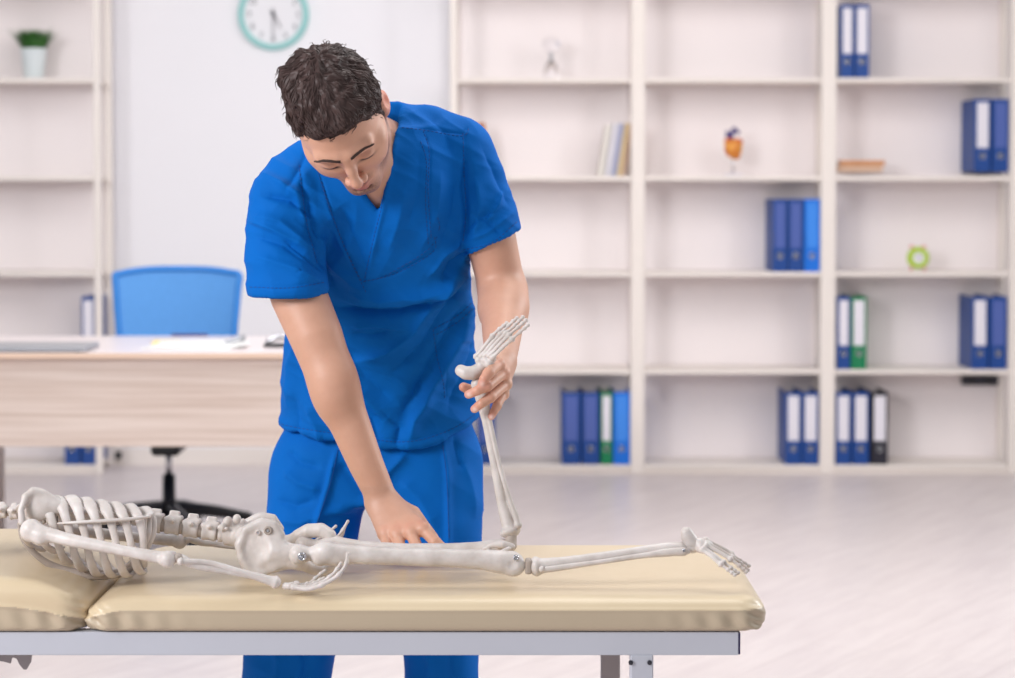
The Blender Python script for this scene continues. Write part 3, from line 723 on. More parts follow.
# ------------------------------------------------------------------ examination couch
KY = 3.40; KW = .555; KS = FPX / KY
def kx(px): return (px - CX) / KS
def kz(py): return H - (py - HZ) / KS
FT = kz(636)                         # top of the steel frame
couch = empty('examination_couch', (kx(330), KY + KW / 2, 0), 'cream upholstered examination couch on a grey steel frame in the foreground', 'examination couch')
def cushion(name, x0, x1, z0, z1, r, seam, rx=None):
    rx = rx or r
    f = Field((x0 - .03, KY - .03, z0 - .02), (x1 + .03, KY + KW + .03, z1 + .03), .005)
    c = ((x0 + x1) / 2, KY + KW / 2, (z0 + z1) / 2)
    f.box(c, ((x1 - x0) / 2, KW / 2, (z1 - z0) / 2), rnd=.012, k=.001)
    # big soft upper edge
    X, Y, Z = f.grid((slice(None),) * 3); hx, hy = (x1 - x0) / 2, KW / 2
    qx = np.abs(X - c[0]) - hx + r; qy = np.abs(Y - c[1]) - hy + r; qz = (Z - z1) + r * .75
    d = np.sqrt(np.maximum(qx, 0) ** 2 + np.maximum(qy, 0) ** 2 + np.maximum(qz * (1 / .75), 0) ** 2) - r
    d = np.maximum(d, Z - z1)
    f.merge((slice(None),) * 3, d.astype(np.float32), .012, 'i')
    if rx > r:      # head section sinks towards its foot end
        t = np.clip((X - (x1 - rx)) / rx, 0, 1); f.merge((slice(None),) * 3, ((Z - (z1 - .046 * t ** 3)) + 0 * Y).astype(np.float32), .01, 'i')
    else:           # the foot section's head end is rolled down a little
        t = np.clip(((x0 + .11) - X) / .11, 0, 1); f.merge((slice(None),) * 3, ((Z - (z1 - .030 * t ** 2.5)) + 0 * Y).astype(np.float32), .01, 'i')
    V, F = f.mesh(); V = relax(V, F, 2); V, F = subdiv(V, F); V = relax(V, F, 1)
    N = vnormals(V, F)
    # soft pillowing on top, gathered pleats near the corners on the sides, a welt at the seam
    zs = z0 + seam
    zsv = zs - (np.clip((V[:, 0] - (x1 - rx)) / rx, 0, 1) ** 2.5 * .030 if rx > r else np.clip((x0 + .08 - V[:, 0]) / .08, 0, 1) ** 2 * .022)
    d = np.zeros(len(V))
    d += .0022 * np.exp(-((V[:, 2] - zsv) / .0035) ** 2) * (np.abs(N[:, 2]) < .75)
    side = (np.abs(N[:, 2]) < .5) & (V[:, 2] < zsv)
    for ex in (x0, x1):
        dist = np.abs(V[:, 0] - ex); amp = np.exp(-(dist / .12) ** 2) * .0042
        d += side * amp * np.sin((V[:, 0] - ex) * 150 + (V[:, 2] - z0) * 60) * np.sin(np.clip((V[:, 2] - z0) / seam, 0, 1) * 3.14)
        # corner folds
        dc = np.sqrt((V[:, 0] - ex) ** 2 + (np.minimum(np.abs(V[:, 1] - KY), np.abs(V[:, 1] - KY - KW))) ** 2)
        d += np.exp(-(dc / .03) ** 2) * .003 * np.sin(V[:, 2] * 420 + V[:, 0] * 200)
    top = N[:, 2] > .6
    d += top * .0006 * fbm(V, 4, 1, 3.0)
    V = V + N * d[:, None]
    me = mesh_obj(name, V, F, M['couch'], couch)
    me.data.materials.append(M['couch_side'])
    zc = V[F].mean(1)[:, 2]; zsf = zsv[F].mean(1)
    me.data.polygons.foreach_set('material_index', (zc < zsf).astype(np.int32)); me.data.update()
    return me
MZ = .658
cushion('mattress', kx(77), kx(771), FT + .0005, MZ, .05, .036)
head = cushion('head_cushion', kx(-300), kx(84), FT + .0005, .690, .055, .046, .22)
# seam pipings
def pip(x0, x1, zs, nm_):
    pts = [(x0 + .02, KY - .001, zs), (x1 - .03, KY - .001, zs)]
# frame rails
z1 = FT - .0005; z0 = kz(660)
xe = kx(741)
MB().box(kx(-310), xe, KY + .012, KY + .042, z0, z1, .001).build('front_rail', M['steel'], couch)
MB().box(kx(-310), xe, KY + KW - .042, KY + KW - .012, z0, z1, .001).build('rear_rail', M['steel'], couch)
for xx in (kx(-310), kx(40), kx(700)): MB().box(xx, xx + .028, KY + .042, KY + KW - .042, z0 + .004, z1, .001).build('cross_bar', M['steel'], couch)
for yy in (KY + .012, KY + KW - .042): MB().box(xe, xe + .003, yy, yy + .03, z0 + .001, z1 - .001, .0008).build('end_cap', M['navy_cap'], couch)
def leg(px0, px1, y0, matn):
    s_ = FPX / y0
    e_ = MB().box((px0 - CX) / s_, (px1 - CX) / s_, y0, y0 + .036, .012, z0 + .0005, .002).build('leg', M[matn], couch)
    MB().lathe([(.0, 0), (.026, 0), (.028, .005), (.022, .012), (.0, .012)], (((px0 + px1) / 2 - CX) / s_, y0 + .018, 0), 18).build('rubber_foot', M['black_plastic'], e_)
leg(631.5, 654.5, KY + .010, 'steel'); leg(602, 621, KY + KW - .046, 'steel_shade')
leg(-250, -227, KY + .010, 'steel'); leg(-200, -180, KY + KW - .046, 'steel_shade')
MB().box(kx(630) + .005, kx(630) + .033, KY + .046, KY + KW - .046, .16, .188, .002).build('stretcher', M['steel'], couch)
# weld gusset and bolt beside the front leg
for px_ in (632, 651): MB().lathe([(.0, 0), (.004, 0), (.004, .003), (.0, .004)], (kx(px_), KY + .010, kz(667)), 10, 'y').build('bolt', M['dark_metal'], couch)
# ratchet of the head section under the rail
rp = [(-60, 655), (32, 655), (31, 662), (27, 669), (24, 669), (20, 664), (17, 658), (14, 657), (12, 658), (11, 663), (4, 661), (-10, 659), (-60, 659)]
V = [at(a, b, KY + .07) for a, b in rp]
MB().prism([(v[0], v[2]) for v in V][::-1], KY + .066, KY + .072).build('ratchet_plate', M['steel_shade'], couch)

# ------------------------------------------------------------------ the model skeleton lying face down on the couch
SKY = 3.52
skel = empty('model_skeleton', tuple(at(330, 600, SKY)[:2]) + (MZ,), 'ivory plastic teaching skeleton lying face down on the couch, one shin raised', 'skeleton')
def A(p, Y=None): return at(p[0], p[1], p[2] if len(p) > 2 else Y)
def bone(name, build, pts, h=.0018, pad=.03, mt='bone', parent=None, rough=.0):
    P = np.array(pts); f = Field(P.min(0) - pad, P.max(0) + pad, h); build(f); V, F = f.mesh()
    V = relax(V, F, 1, .4)
    if rough:
        N = vnormals(V, F); V = V + N * (fbm(V, 40, 3, 1.0) * rough * .6)[:, None]
    return mesh_obj(name, V, F, M[mt], parent or skel)
def rod(name, pts, rad, n=10, res=5, up=None, flat=1.0, mt='bone', parent=None):
    V, F = sweep(pts, rad, n=n, res=res, up=up, flat=flat)
    return mesh_obj(name, V, F, M[mt], parent or skel)

# spine: cervical, thoracic and lumbar vertebrae
def vertebra_mesh(r, L_, sp, tp):
    "body along x, spinous process up (z), transverse processes along y"
    f = Field((-.03, -.05, -.04), (.03, .05, .05), .0014)
    f.cap((-L_ * .5, 0, 0), (L_ * .5, 0, 0), r, k=.002)
    f.cap((-L_ * .5, 0, 0), (-L_ * .44, 0, 0), r * 1.1, k=.002).cap((L_ * .44, 0, 0), (L_ * .5, 0, 0), r * 1.1, k=.002)
    f.plane((-L_ * .56, 0, 0), (-1, 0, 0), .002).plane((L_ * .56, 0, 0), (1, 0, 0), .002)
    f.box((.0015, 0, r * 1.0 + sp * .45), (L_ * .42, .0038, sp * .55), rnd=.0035, k=.005)
    f.box((.001, 0, r * .85), (L_ * .5, r * .8, .005), rnd=.004, k=.005)
    for s_ in (-1, 1):
        f.cap((0, s_ * r * .6, r * .6), (.002, s_ * tp, r * .9), .0042, .003, .004)
        f.cap((-L_ * .5, s_ * r * .6, r * .8), (L_ * .55, s_ * r * .55, r * 1.15), .0045, .004, .004)
    V, F = f.mesh(); return relax(V, F, 1, .4), F
vm = {}
for nm_, a in (('lumbar', (.0135, .0225, .0135, .026)), ('thoracic', (.0105, .017, .010, .020)), ('cervical', (.0085, .0135, .011, .018))):
    V, F = vertebra_mesh(*a); o = mesh_obj(nm_, V, F, M['bone'], skel, world=False); vm[nm_] = o
spine = [(-34, 515, 'cervical'), (-22, 513, 'cervical'), (-10, 512, 'cervical'), (2, 513, 'cervical'), (14, 514, 'cervical')] + \
        [(28 + 12.2 * i, 517 + .2 * i, 'thoracic') for i in range(10)] + [(154, 524, 'lumbar'), (172.5, 526, 'lumbar'), (191, 529, 'lumbar'), (209.5, 532, 'lumbar'), (226, 534, 'lumbar')]
used = set()
for (px, py, nm_) in spine:
    src = vm[nm_]
    if nm_ in used: o = src.copy(); COL.objects.link(o)
    else: o = src; used.add(nm_)
    o.name = 'vertebra'; o.parent = skel
    p = at(px, py, 3.585) - np.array(skel.location); o.location = p; o.rotation_euler = (R(-4), R(7 if nm_ == 'lumbar' else 0), 0)
    if nm_ == 'cervical': o.rotation_euler = (R(-4), R(-4), 0)
rod('spinal_cord', [at(px, py + 0, 3.585) for px, py, _ in spine[::3]] + [at(236, 536, 3.585)], .0045, mt='bone_dark')
# discs between the lower vertebrae
for i in range(15, len(spine) - 1):
    a, b = at(*spine[i][:2], 3.585), at(*spine[i + 1][:2], 3.585); c = (a + b) / 2; d = (b - a) / np.linalg.norm(b - a)
    rod('disc', [c - d * .0055, c + d * .0055], .0118, n=16, res=0, mt='bone_dark')

# rib cage: each rib a flat band from the spine over the top, down the side to the breast bone
YS = 3.585
def rib_path(i, side):
    x0 = 24 + 14.6 * i; big_ = [.74, .86, .93, .96, 1, 1, .97, .9, .8][i]
    yt = [503, 500, 497, 496.5, 498.5, 501, 503, 505, 508][i]; yb = [552, 563, 570, 575, 576, 576, 573, 567, 558][i]
    dy_ = .100 * big_; f_ = -1 if side < 0 else 1; dn = 0 if side < 0 else -5
    xl = lambda v: min(v, 143)
    return [at(x0 - 6, 513, YS + f_ * .004), at(x0 - 3, yt + 4, YS + f_ * .28 * dy_), at(x0 + 2, yt + 1, YS + f_ * .58 * dy_), at(x0 + 8, yt + 7, YS + f_ * .84 * dy_),
            at(xl(x0 + 13), 519, YS + f_ * .98 * dy_), at(xl(x0 + 18), 538, YS + f_ * 1.02 * dy_), at(xl(x0 + 22), 538 * .45 + yb * .55, YS + f_ * .95 * dy_),
            at(xl(x0 + 27), yb - 3 + dn, YS + f_ * .74 * dy_), at(xl(x0 + 32), yb + dn, YS + f_ * .45 * dy_), at(xl(x0 + 38), yb - 4, YS + f_ * .10 * dy_)]
for side in (-1, 1):
    for i in range(9):
        P = rib_path(i, side)
        rod('rib', P, [.0050, .0092, .0108, .0102, .0078, .0062, .0068, .0078, .0078, .006], n=10, res=5, up=(1, 0, .25), flat=.42)
    # floating ribs at the loin, curving down
    rod('rib', [at(146, 518, YS + side * .004), at(148, 512, YS + side * .03), at(153, 519, YS + side * .062), at(153, 532, YS + side * .07), at(147, 547, YS + side * .066), at(139, 556, YS + side * .05)], [.004, .006, .0062, .006, .0055, .004], up=(1, 0, .25), flat=.55)
# breast bone and the costal margin
rod('sternum', [at(19, 524, YS - .045), at(24, 541, YS - .05), at(40, 558, YS - .045), at(62, 570, YS - .035), at(90, 575, YS - .03), at(120, 573, YS - .02), at(139, 562, YS - .005)], [.004, .005, .006, .008, .009, .008, .005], up=(0, .5, 1), flat=.7, mt='bone_dark')  # dark ivory paints the shade along the lower rib edge
for side in (-1, 1):
    q = .102 * side
    rod('costal_rail', [at(58, 523.5, YS + q * .93), at(84, 522, YS + q * 1.05), at(110, 520.5, YS + q * 1.06), at(135, 518.5, YS + q * 1.0), at(150, 516.5, YS + q * .86)], [.0022, .0034, .0036, .0034, .0026], flat=.9)
    rod('costal_cartilage', [at(150, 517, YS + side * .07), at(148, 534, YS + side * .078), at(142, 548, YS + side * .07), at(132, 562, YS + side * .055), at(120, 569, YS + side * .03)], [.004, .0055, .0055, .006, .005], up=(1, 0, .2), flat=.6)
    rod('clavicle', [at(44, 549, YS + side * .01), at(34, 547, YS + side * .04), at(24, 538, YS + side * .08), at(24, 528, YS + side * .115)], [.006, .0045, .0045, .0055])

# shoulder blades
def scapula(sd):
    yb = YS + sd * .085
    def b(f):
        c = at(54, 506, yb - sd * .01)
        f.chain([at(34, 495, yb - sd * .015), at(48, 503, yb - sd * .01), at(66, 508, yb - sd * .01), at(80, 517, yb - sd * .012)], [.010, .009, .007, .003], .014)
        f.ell(at(38, 505, yb - sd * .010), (.026, .009, .027), k=.012); f.ell(at(52, 507, yb - sd * .012), (.026, .007, .014), k=.012)
        f.chain([at(26, 497, yb), at(33, 491.5, yb - sd * .005), at(43, 493, yb - sd * .008), at(53, 498.5, yb - sd * .01), at(66, 503, yb - sd * .02)], [.0065, .0075, .006, .005, .0035], .005)
        f.chain([at(26, 497, yb), at(21, 510, yb + sd * .008), at(22, 522, yb + sd * .012)], [.0055, .0055, .0065], .006)
    P = [at(20, 486, yb - .03), at(88, 530, yb + .03)]
    return bone('scapula', b, P, .0016, .02, rough=.0006)
scapula(-1); scapula(1)

# arms
def humerus(pts, sc_=1.0):
    def b(f):
        P = [np.array(p) for p in pts]
        f.chain([P[0], P[1], P[2], P[3]], [.0135, .0105, .0088, .0105], .012)
        f.ell(P[0] + (P[0] - P[1]) * .05, (.0185, .018, .0195), k=.008)
        f.ell(P[0] + (P[1] - P[0]) * .22 + np.array([0, -.006, -.006]), (.013, .011, .013), k=.01)
        d = (P[3] - P[2]); d /= np.linalg.norm(d)
        f.ell(P[3] + np.array([0, -.004, 0]), (.0135, .014, .0135), k=.006).ell(P[3] + np.array([.004, .011, .002]), (.010, .010, .010), k=.006)
    return bone('humerus', b, pts, .0017, .035, rough=.0006)
humerus([at(33, 531, 3.47), at(70, 540, 3.445), at(125, 551, 3.42), at(168, 559, 3.41)])
humerus([at(37, 524, 3.70), at(80, 531, 3.715), at(140, 538, 3.72), at(180, 541, 3.71)])
def forearm(e0, w0, Y0, Y1, off):
    a = at(*e0, Y0); b_ = at(*w0, Y1); d = b_ - a; up = np.array([0, 0, 1.0]); sd = np.array([0, 1.0, 0])
    rod('ulna', [a + sd * .004 + up * .003, a + d * .06 + up * .001, a + d * .2 - up * .004, a + d * .55 - up * .001, a + d * .9, a + d * .99], [.0065, .0075, .0062, .0045, .0042, .0052], n=12)
    rod('radius', [a + d * .03 - sd * .009 - up * .001, a + d * .08 - sd * .007, a + d * .3 + up * off, a + d * .6 + up * off * .7 - sd * .002, a + d * .88 + up * .001 - sd * .001, a + d * .97], [.0068, .005, .0046, .005, .0078, .0112], n=12)
    def bb(f): f.ell(a + d * .0 + up * .002, (.008, .010, .008), k=.004).ell(a + d * .05, (.008, .007, .006), k=.006)
    bone('elbow_joint', bb, [a], .0014, .02, mt='bone_dark')
forearm((178, 559), (279, 583), 3.41, 3.425, .006)
forearm((186, 538), (262, 549), 3.71, 3.70, -.004)
def hand_bones(c, Yc, tips, name='finger'):
    "c: pixel of the wrist; tips: list of pixel paths with depth offsets"
    w0 = at(*c, Yc)
    def b(f):
        for dx_, dy_, dz_, r_ in ((.004, 0, .0, .0062), (.011, -.006, .001, .0058), (.012, .006, .0, .0056), (.020, -.007, 0, .0055), (.021, .004, .002, .0055), (.020, .012, .002, .005)):
            f.ell(w0 + np.array([dx_, dy_, dz_]), (r_ * 1.15, r_, r_), k=.0015)
    bone('carpals', b, [w0, w0 + np.array([.026, 0, 0])], .0012, .015)
    for path in tips:
        P = np.array([at(p[0], p[1], p[2]) for p in path])
        L_ = np.concatenate([[0], np.cumsum(np.linalg.norm(np.diff(P, axis=0), axis=1))]); L_ /= L_[-1]
        S = np.linspace(0, 1, 41); Q = np.stack([np.interp(S, L_, P[:, i]) for i in range(3)], 1)
        Pq, _ = resample(P, .004, 8); L2 = np.concatenate([[0], np.cumsum(np.linalg.norm(np.diff(Pq, axis=0), axis=1))]); L2 /= L2[-1]
        Q = np.stack([np.interp(S, L2, Pq[:, i]) for i in range(3)], 1)
        rad = []
        joints = [0, .42, .68, .87, 1.0]
        for s_ in S:
            dj = min(abs(s_ - j) for j in joints); base = .0041 * (1 - .42 * s_)
            rad.append(base + .0018 * (1 - .35 * s_) * math.exp(-(dj / .035) ** 2) - .0006 * (s_ > .96))
        rod(name, Q, rad, n=10, res=0)
hand_bones((283.5, 586), 3.425, [
    [(293, 587, 3.410), (308, 589, 3.40), (322, 585, 3.40), (337, 576, 3.405), (345.5, 565, 3.41), (347.5, 553.5, 3.42)],
    [(293, 587, 3.418), (310, 587, 3.415), (324, 581, 3.42), (334, 573, 3.425), (341, 563, 3.43)],
    [(292, 585, 3.435), (308, 584, 3.45), (318, 576, 3.46), (325, 570.5, 3.465)],
    [(292, 585, 3.428), (306, 586, 3.437), (316, 582, 3.442), (324, 578, 3.445)]])
hand_bones((270, 549), 3.70, [
    [(280, 549, 3.69), (308, 549, 3.685), (328, 544, 3.685), (340, 534, 3.69), (348, 521, 3.695)],
    [(281, 549, 3.70), (310, 548, 3.70), (330, 543, 3.70), (341, 536, 3.70), (345, 526, 3.705)],
    [(281, 548, 3.71), (306, 545, 3.715), (320, 538, 3.72), (330, 531, 3.72), (336, 526, 3.72)],
    [(280, 548, 3.72), (298, 546, 3.73), (312, 544, 3.735), (322, 541, 3.74)]])

# pelvis
def pelvis(f):
    for sd, Yc in ((-1, 3.515), (1, 3.655)):
        o = (0, 0) if sd < 0 else (-1, -6)
        def q(px, py, dy=0): return at(px + o[0], py + o[1], Yc + dy * -sd)
        Rm = np.array(Matrix.Rotation(R(-8) * -sd, 3, 'Z') @ Matrix.Rotation(R(18), 3, 'Y'))
        f.ell(q(259, 548), (.036, .0085, .047), Rm, k=.012)
        f.chain([q(240, 545), q(246, 530), q(262, 522), q(274, 524), q(281, 534)], [.007, .0075, .007, .007, .0065], .008)
        f.chain([q(240, 545), q(243, 558), q(251, 569), q(262, 573), q(272, 568)], [.007, .007, .0065, .0065, .006], .008)
        f.cap(q(268, 552), q(298, 553, -.004), .014, .015, .022)
        f.cap(q(276, 566), q(296, 562), .008, .010, .014)
        # inner hollow of the blade
        f.ell(q(255, 549, -.016), (.022, .012, .026), Rm, k=.008, op='s')
        # seat bone ring
        if sd > 0: f.chain([q(292, 550), q(300, 542, .008), q(310, 537, .014), q(322, 536, .018), q(331, 541, .022), q(333, 550, .026), q(326, 558, .03)], [.011, .0125, .013, .0125, .011, .010, .008], .012)
        else: f.chain([q(296, 562), q(310, 568, .02), q(324, 571, .03), q(333, 566, .03)], [.010, .009, .009, .008], .01)
        f.chain([q(300, 562, .0), q(314, 569, .025), q(326, 572, .045), q(334, 560, .045)], [.009, .006, .006, .007], .008)
    # sacrum and the joint in front
    f.chain([at(230, 533, 3.585), at(244, 536, 3.585), at(262, 540, 3.585), at(280, 545, 3.585)], [.022, .020, .015, .008], .012)
    f.cap(at(244, 536, 3.545), at(244, 536, 3.625), .016, .016, .012)
    for px in (236, 243, 251): f.ell(at(px, 522 + (px - 236) * .2, 3.585), (.006, .006, .009), k=.005)
    for px, py, dy in ((228, 521, -.016), (237, 519, -.022), (228, 521, .016), (222, 527, -.02)): f.ell(at(px, py, 3.585 + dy), (.0075, .007, .0085), k=.004)
pel = bone('pelvis', pelvis, [at(225, 512, 3.47), at(345, 585, 3.72)], .0018, .02, rough=.0009)
def screw(px, py, Y, r, parent, nm_='screw', mt='chrome'):
    c = at(px, py, Y)
    o = MB().lathe([(r, -.004), (r, 0), (r * .85, .0018), (r * .55, .002), (r * .5, .0008), (0, .0008)], c, 18, 'y').build(nm_, M[mt], parent, smooth=True)
    MB().lathe([(r * .3, 0), (r * .3, .0018)], c - np.array([0, .0005, 0]), 6, 'y').build('screw_slot', M['silver'], parent)
screw(268, 530.5, 3.5055, .0075, pel, mt='bone_dark'); screw(258, 532.5, 3.506, .0045, pel, 'peg', 'bone')

# thighs
def femur(hip, tro, pts, knee, Y, near):
    K = at(*knee, Y)
    def b(f):
        h = at(hip[0], hip[1], Y + (.0 if near else 0)); t = at(*tro, Y - .002)
        f.ell(h, (.0165, .0165, .0175), k=.004)
        f.cap(h, t, .0105, .012, .008); f.ell(t + np.array([0, -.004, .0]), (.0155, .014, .0165), k=.01)
        f.ell(t + np.array([-.006, -.004, -.012]), (.010, .010, .010), k=.01)
        f.ell(t + np.array([.022, -.002, -.014]), (.010, .009, .007), k=.012)
        P = [t + np.array([.012, 0, 0])] + [at(p[0], p[1], Y) for p in pts]
        rs = [.0165] + [p[2] for p in pts]
        f.chain(P, rs, .014)
        f.ell(K + np.array([.0, -.006, 0]), (.0205, .012, .0195), k=.008).ell(K + np.array([.0, .014, .001]), (.019, .011, .018), k=.008)
        f.cap(K + np.array([-.02, 0, .008]), K + np.array([.0, 0, .014]), .011, .008, .01)
        f.cap(K + np.array([.012, .004, -.02]), K + np.array([.030, .004, .0]), .004, .004, .008, 's')
        f.ell(K + np.array([.0, -.019, .003]), (.0075, .0035, .0075), k=.003, op='s')
    o = bone('femur', b, [at(hip[0], hip[1], Y), K, at(tro[0], tro[1] + 6, Y)], .0018, .04, rough=.0007)
    return o
fn = femur((299, 554.5), (323, 552), [(345, 554, .0162), (355, 554.5, .0158), (400, 556.5, .0148), (450, 558, .0152), (480, 559.5, .0165), (500, 562, .0190)], (513, 564.5), 3.50, True)
screw(302, 557, 3.4820, .0078, fn); screw(516, 558, 3.483, .0052, fn)
ff = femur((304, 546), (330, 546), [(360, 549, .0145), (400, 551, .0135), (450, 551, .0135), (475, 550.5, .015), (490, 550.5, .017)], (502, 551.5), 3.635, False)

# knee parts and shins
def shin(pts, fib, Yk, nm_=('tibia', 'fibula'), head=(.017, .015, .013), axis=None):
    def b(f):
        P = [at(*p[:3]) for p in pts]
        f.chain(P, [p[3] for p in pts], .008)
        d = P[1] - P[0]; d /= np.linalg.norm(d)
        f.ell(P[0], head, np.array(Vector(d).to_track_quat('X', 'Z').to_matrix()), k=.006)
    bone(nm_[0], b, [at(*p[:3]) for p in pts], .0016, .03, rough=.0006)
    rod(nm_[1], [at(*p[:3]) for p in fib], [p[3] for p in fib], n=12)
shin([(536, 566.5, 3.50, .0135), (548, 565, 3.50, .0120), (570, 562, 3.50, .0098), (610, 556, 3.50, .0090), (645, 551, 3.50, .0092), (668, 549, 3.50, .0115), (681, 549, 3.50, .0122)],
     [(541, 569, 3.487, .0055), (550, 569, 3.489, .0055), (600, 562, 3.489, .0042), (640, 556, 3.489, .0046), (668, 552.5, 3.486, .0070), (683, 551.5, 3.484, .0078), (689, 551.5, 3.486, .0040)], 3.5, head=(.008, .017, .0165))
screw(684, 550.5, 3.4765, .0030, skel)
def kb(f): f.box(at(528.5, 566, 3.50), (.0058, .013, .0125), rnd=.004)
bone('knee_joint', kb, [at(529, 566, 3.50)], .0012, .024, mt='bone_dark')
def kb2(f): f.cap(at(510, 545, 3.62), at(511.5, 536, 3.625), .0115, .009, .004).cap(at(500, 546, 3.615), at(512, 546, 3.615), .006, .006, .006)
bone('knee_joint', kb2, [at(508, 542, 3.62)], .0012, .03, mt='bone_dark', parent=skel)
# kneecap pieces between the knees
def kc(f):
    f.chain([at(483, 549.5, 3.585), at(492, 545, 3.583), at(503, 544.5, 3.58), (at(512, 547, 3.583))], [.004, .0055, .007, .006], .004)
    f.ell(at(490, 551.5, 3.575), (.008, .006, .003), k=.004).cap(at(500, 552, 3.565), at(509, 549, 3.57), .003, .004, .003)
bone('patella', kc, [at(484, 552, 3.58), at(512, 545, 3.58)], .0012, .02, rough=.001)
YL = 3.655
shin([(510.5, 531.5, 3.63, .0135), (507, 519, 3.635, .0125), (502, 502, 3.64, .0098), (495, 465, 3.645, .0082), (486.5, 420, 3.655, .0085), (480, 394, 3.66, .0105), (477.5, 384, 3.66, .0115)],
     [(518, 526, 3.622, .0075), (516, 517, 3.624, .0055), (508.5, 495, 3.63, .0040), (499.5, 465, 3.635, .0040), (490.5, 425, 3.645, .0045), (484.5, 397, 3.65, .0070), (482, 388, 3.65, .0080)], 3.62, head=(.0085, .0195, .0175))

# feet
def foot(name_, heel, tarsal, toes, rh):
    def b(f):
        P = [at(*p[:3]) for p in heel]; f.chain(P, [p[3] for p in heel], .010)
    bone('calcaneus', b, [at(*p[:3]) for p in heel], .0014, .03, rough=.0008)
    def b2(f):
        for p in tarsal: f.ell(at(*p[:3]), (p[3], p[3] * .95, p[3] * .9), k=.0035)
    bone('tarsal_bones', b2, [at(*p[:3]) for p in tarsal], .0013, .02, rough=.0008)
    for tp in toes:
        P = np.array([at(*p) for p in tp]); Pq, _ = resample(P, .004, 8)
        L2 = np.concatenate([[0], np.cumsum(np.linalg.norm(np.diff(Pq, axis=0), axis=1))]); L2 /= L2[-1]
        S = np.linspace(0, 1, 45); Q = np.stack([np.interp(S, L2, Pq[:, i]) for i in range(3)], 1)
        cut = 26
        r1 = [.0035 + .0026 * math.exp(-((s_) / .07) ** 2) + .0025 * math.exp(-((s_ - S[cut]) / .05) ** 2) for s_ in S]
        rod('metatarsal', Q[:cut + 1], r1[:cut + 1], n=10, res=0)
        js = [S[cut] + .02, .80, .91, 1.0]
        r2 = [.0028 * (1 - .35 * (s_ - .55)) + .0017 * math.exp(-(min(abs(s_ - j) for j in js) / .028) ** 2) for s_ in S]
        rod('toe', Q[cut + 1:], r2[cut + 1:], n=10, res=0)
# lying foot: heel up, toes pointing down to the couch end
foot('foot', [(686.5, 533, 3.50, .0105), (687.5, 536, 3.50, .0120), (691, 542, 3.50, .0130), (698, 546, 3.50, .0110)],
     [(692, 547, 3.50, .0120), (700, 543.5, 3.495, .0105), (702, 548, 3.49, .0100), (708, 545, 3.495, .0085), (706, 550, 3.50, .0085), (712, 548, 3.492, .0065), (710, 553, 3.485, .0065)],
     [[(705, 540, 3.50), (718, 546, 3.50), (727, 551, 3.50), (738, 559, 3.50), (749, 566, 3.50)],
      [(706, 543, 3.492), (718, 549, 3.49), (728, 555, 3.488), (739, 562, 3.486), (748, 570, 3.485)],
      [(706, 545, 3.485), (717, 551, 3.48), (727, 557, 3.475), (737, 564, 3.47), (746, 572, 3.47)],
      [(704, 548, 3.482), (714, 555, 3.472), (720, 560, 3.468), (730, 567, 3.462), (738, 573, 3.458)],
      [(702, 550, 3.480), (711, 556, 3.468), (718, 562, 3.462), (727, 569, 3.455), (735, 575, 3.450)]], .014)
# raised foot: heel low on the left, toes up to the right
foot('foot', [(461, 370.5, 3.66, .0105), (466, 373, 3.655, .0120), (473, 373, 3.655, .0125), (481, 368, 3.655, .0110)],
     [(482, 366, 3.65, .0105), (486, 360, 3.645, .0080), (489, 364, 3.64, .0080), (479, 360, 3.65, .0075), (492, 359, 3.64, .0070), (485, 357, 3.65, .0068)],
     [[(476, 357, 3.655), (487, 343, 3.645), (496, 332, 3.635), (502, 327, 3.63), (507, 323, 3.63)],
      [(481, 357, 3.650), (491, 344, 3.642), (502, 332, 3.632), (510, 324, 3.627), (517, 318, 3.625)],
      [(485, 356, 3.645), (496, 343, 3.636), (506, 333, 3.626), (514, 326, 3.621), (523, 317, 3.62)],
      [(489, 356, 3.640), (500, 344, 3.630), (509, 335, 3.620), (517, 328, 3.616), (526, 320, 3.613)],
      [(492, 358, 3.635), (503, 347, 3.624), (512, 339, 3.614), (520, 332, 3.609), (528, 325, 3.606)]], .014)

# skull, face down beyond the left edge of the picture
def skull(f):
    c = at(-86, 520, 3.585)
    f.ell(c + np.array([0, 0, .012]), (.078, .062, .060), k=.01)
    f.cap(c + np.array([-.012, 0, -.012]), c + np.array([.035, 0, -.030]), .035, .022, .02)
    for sd in (-1, 1):
        f.ell(c + np.array([-.018, sd * .024, -.060]), (.014, .014, .016), k=.006, op='s')
        f.cap(c + np.array([.0, sd * .048, -.022]), c + np.array([-.022, sd * .036, -.034]), .006, .006, .005)
    f.plane(c + np.array([0, 0, -.052]), (0, 0, -1), .01)
bone('skull', skull, [at(-86, 520, 3.585)], .003, .10)

# ------------------------------------------------------------------ the man
man = empty('person', (at(370, 500, 4.12)[0], 4.12, 0), 'man in royal blue scrubs leaning over the couch, holding the skeleton by its ankle', 'person')
SKIN = np.array(lin((211, 163, 139))); 
def px_m(Y): return FPX / Y
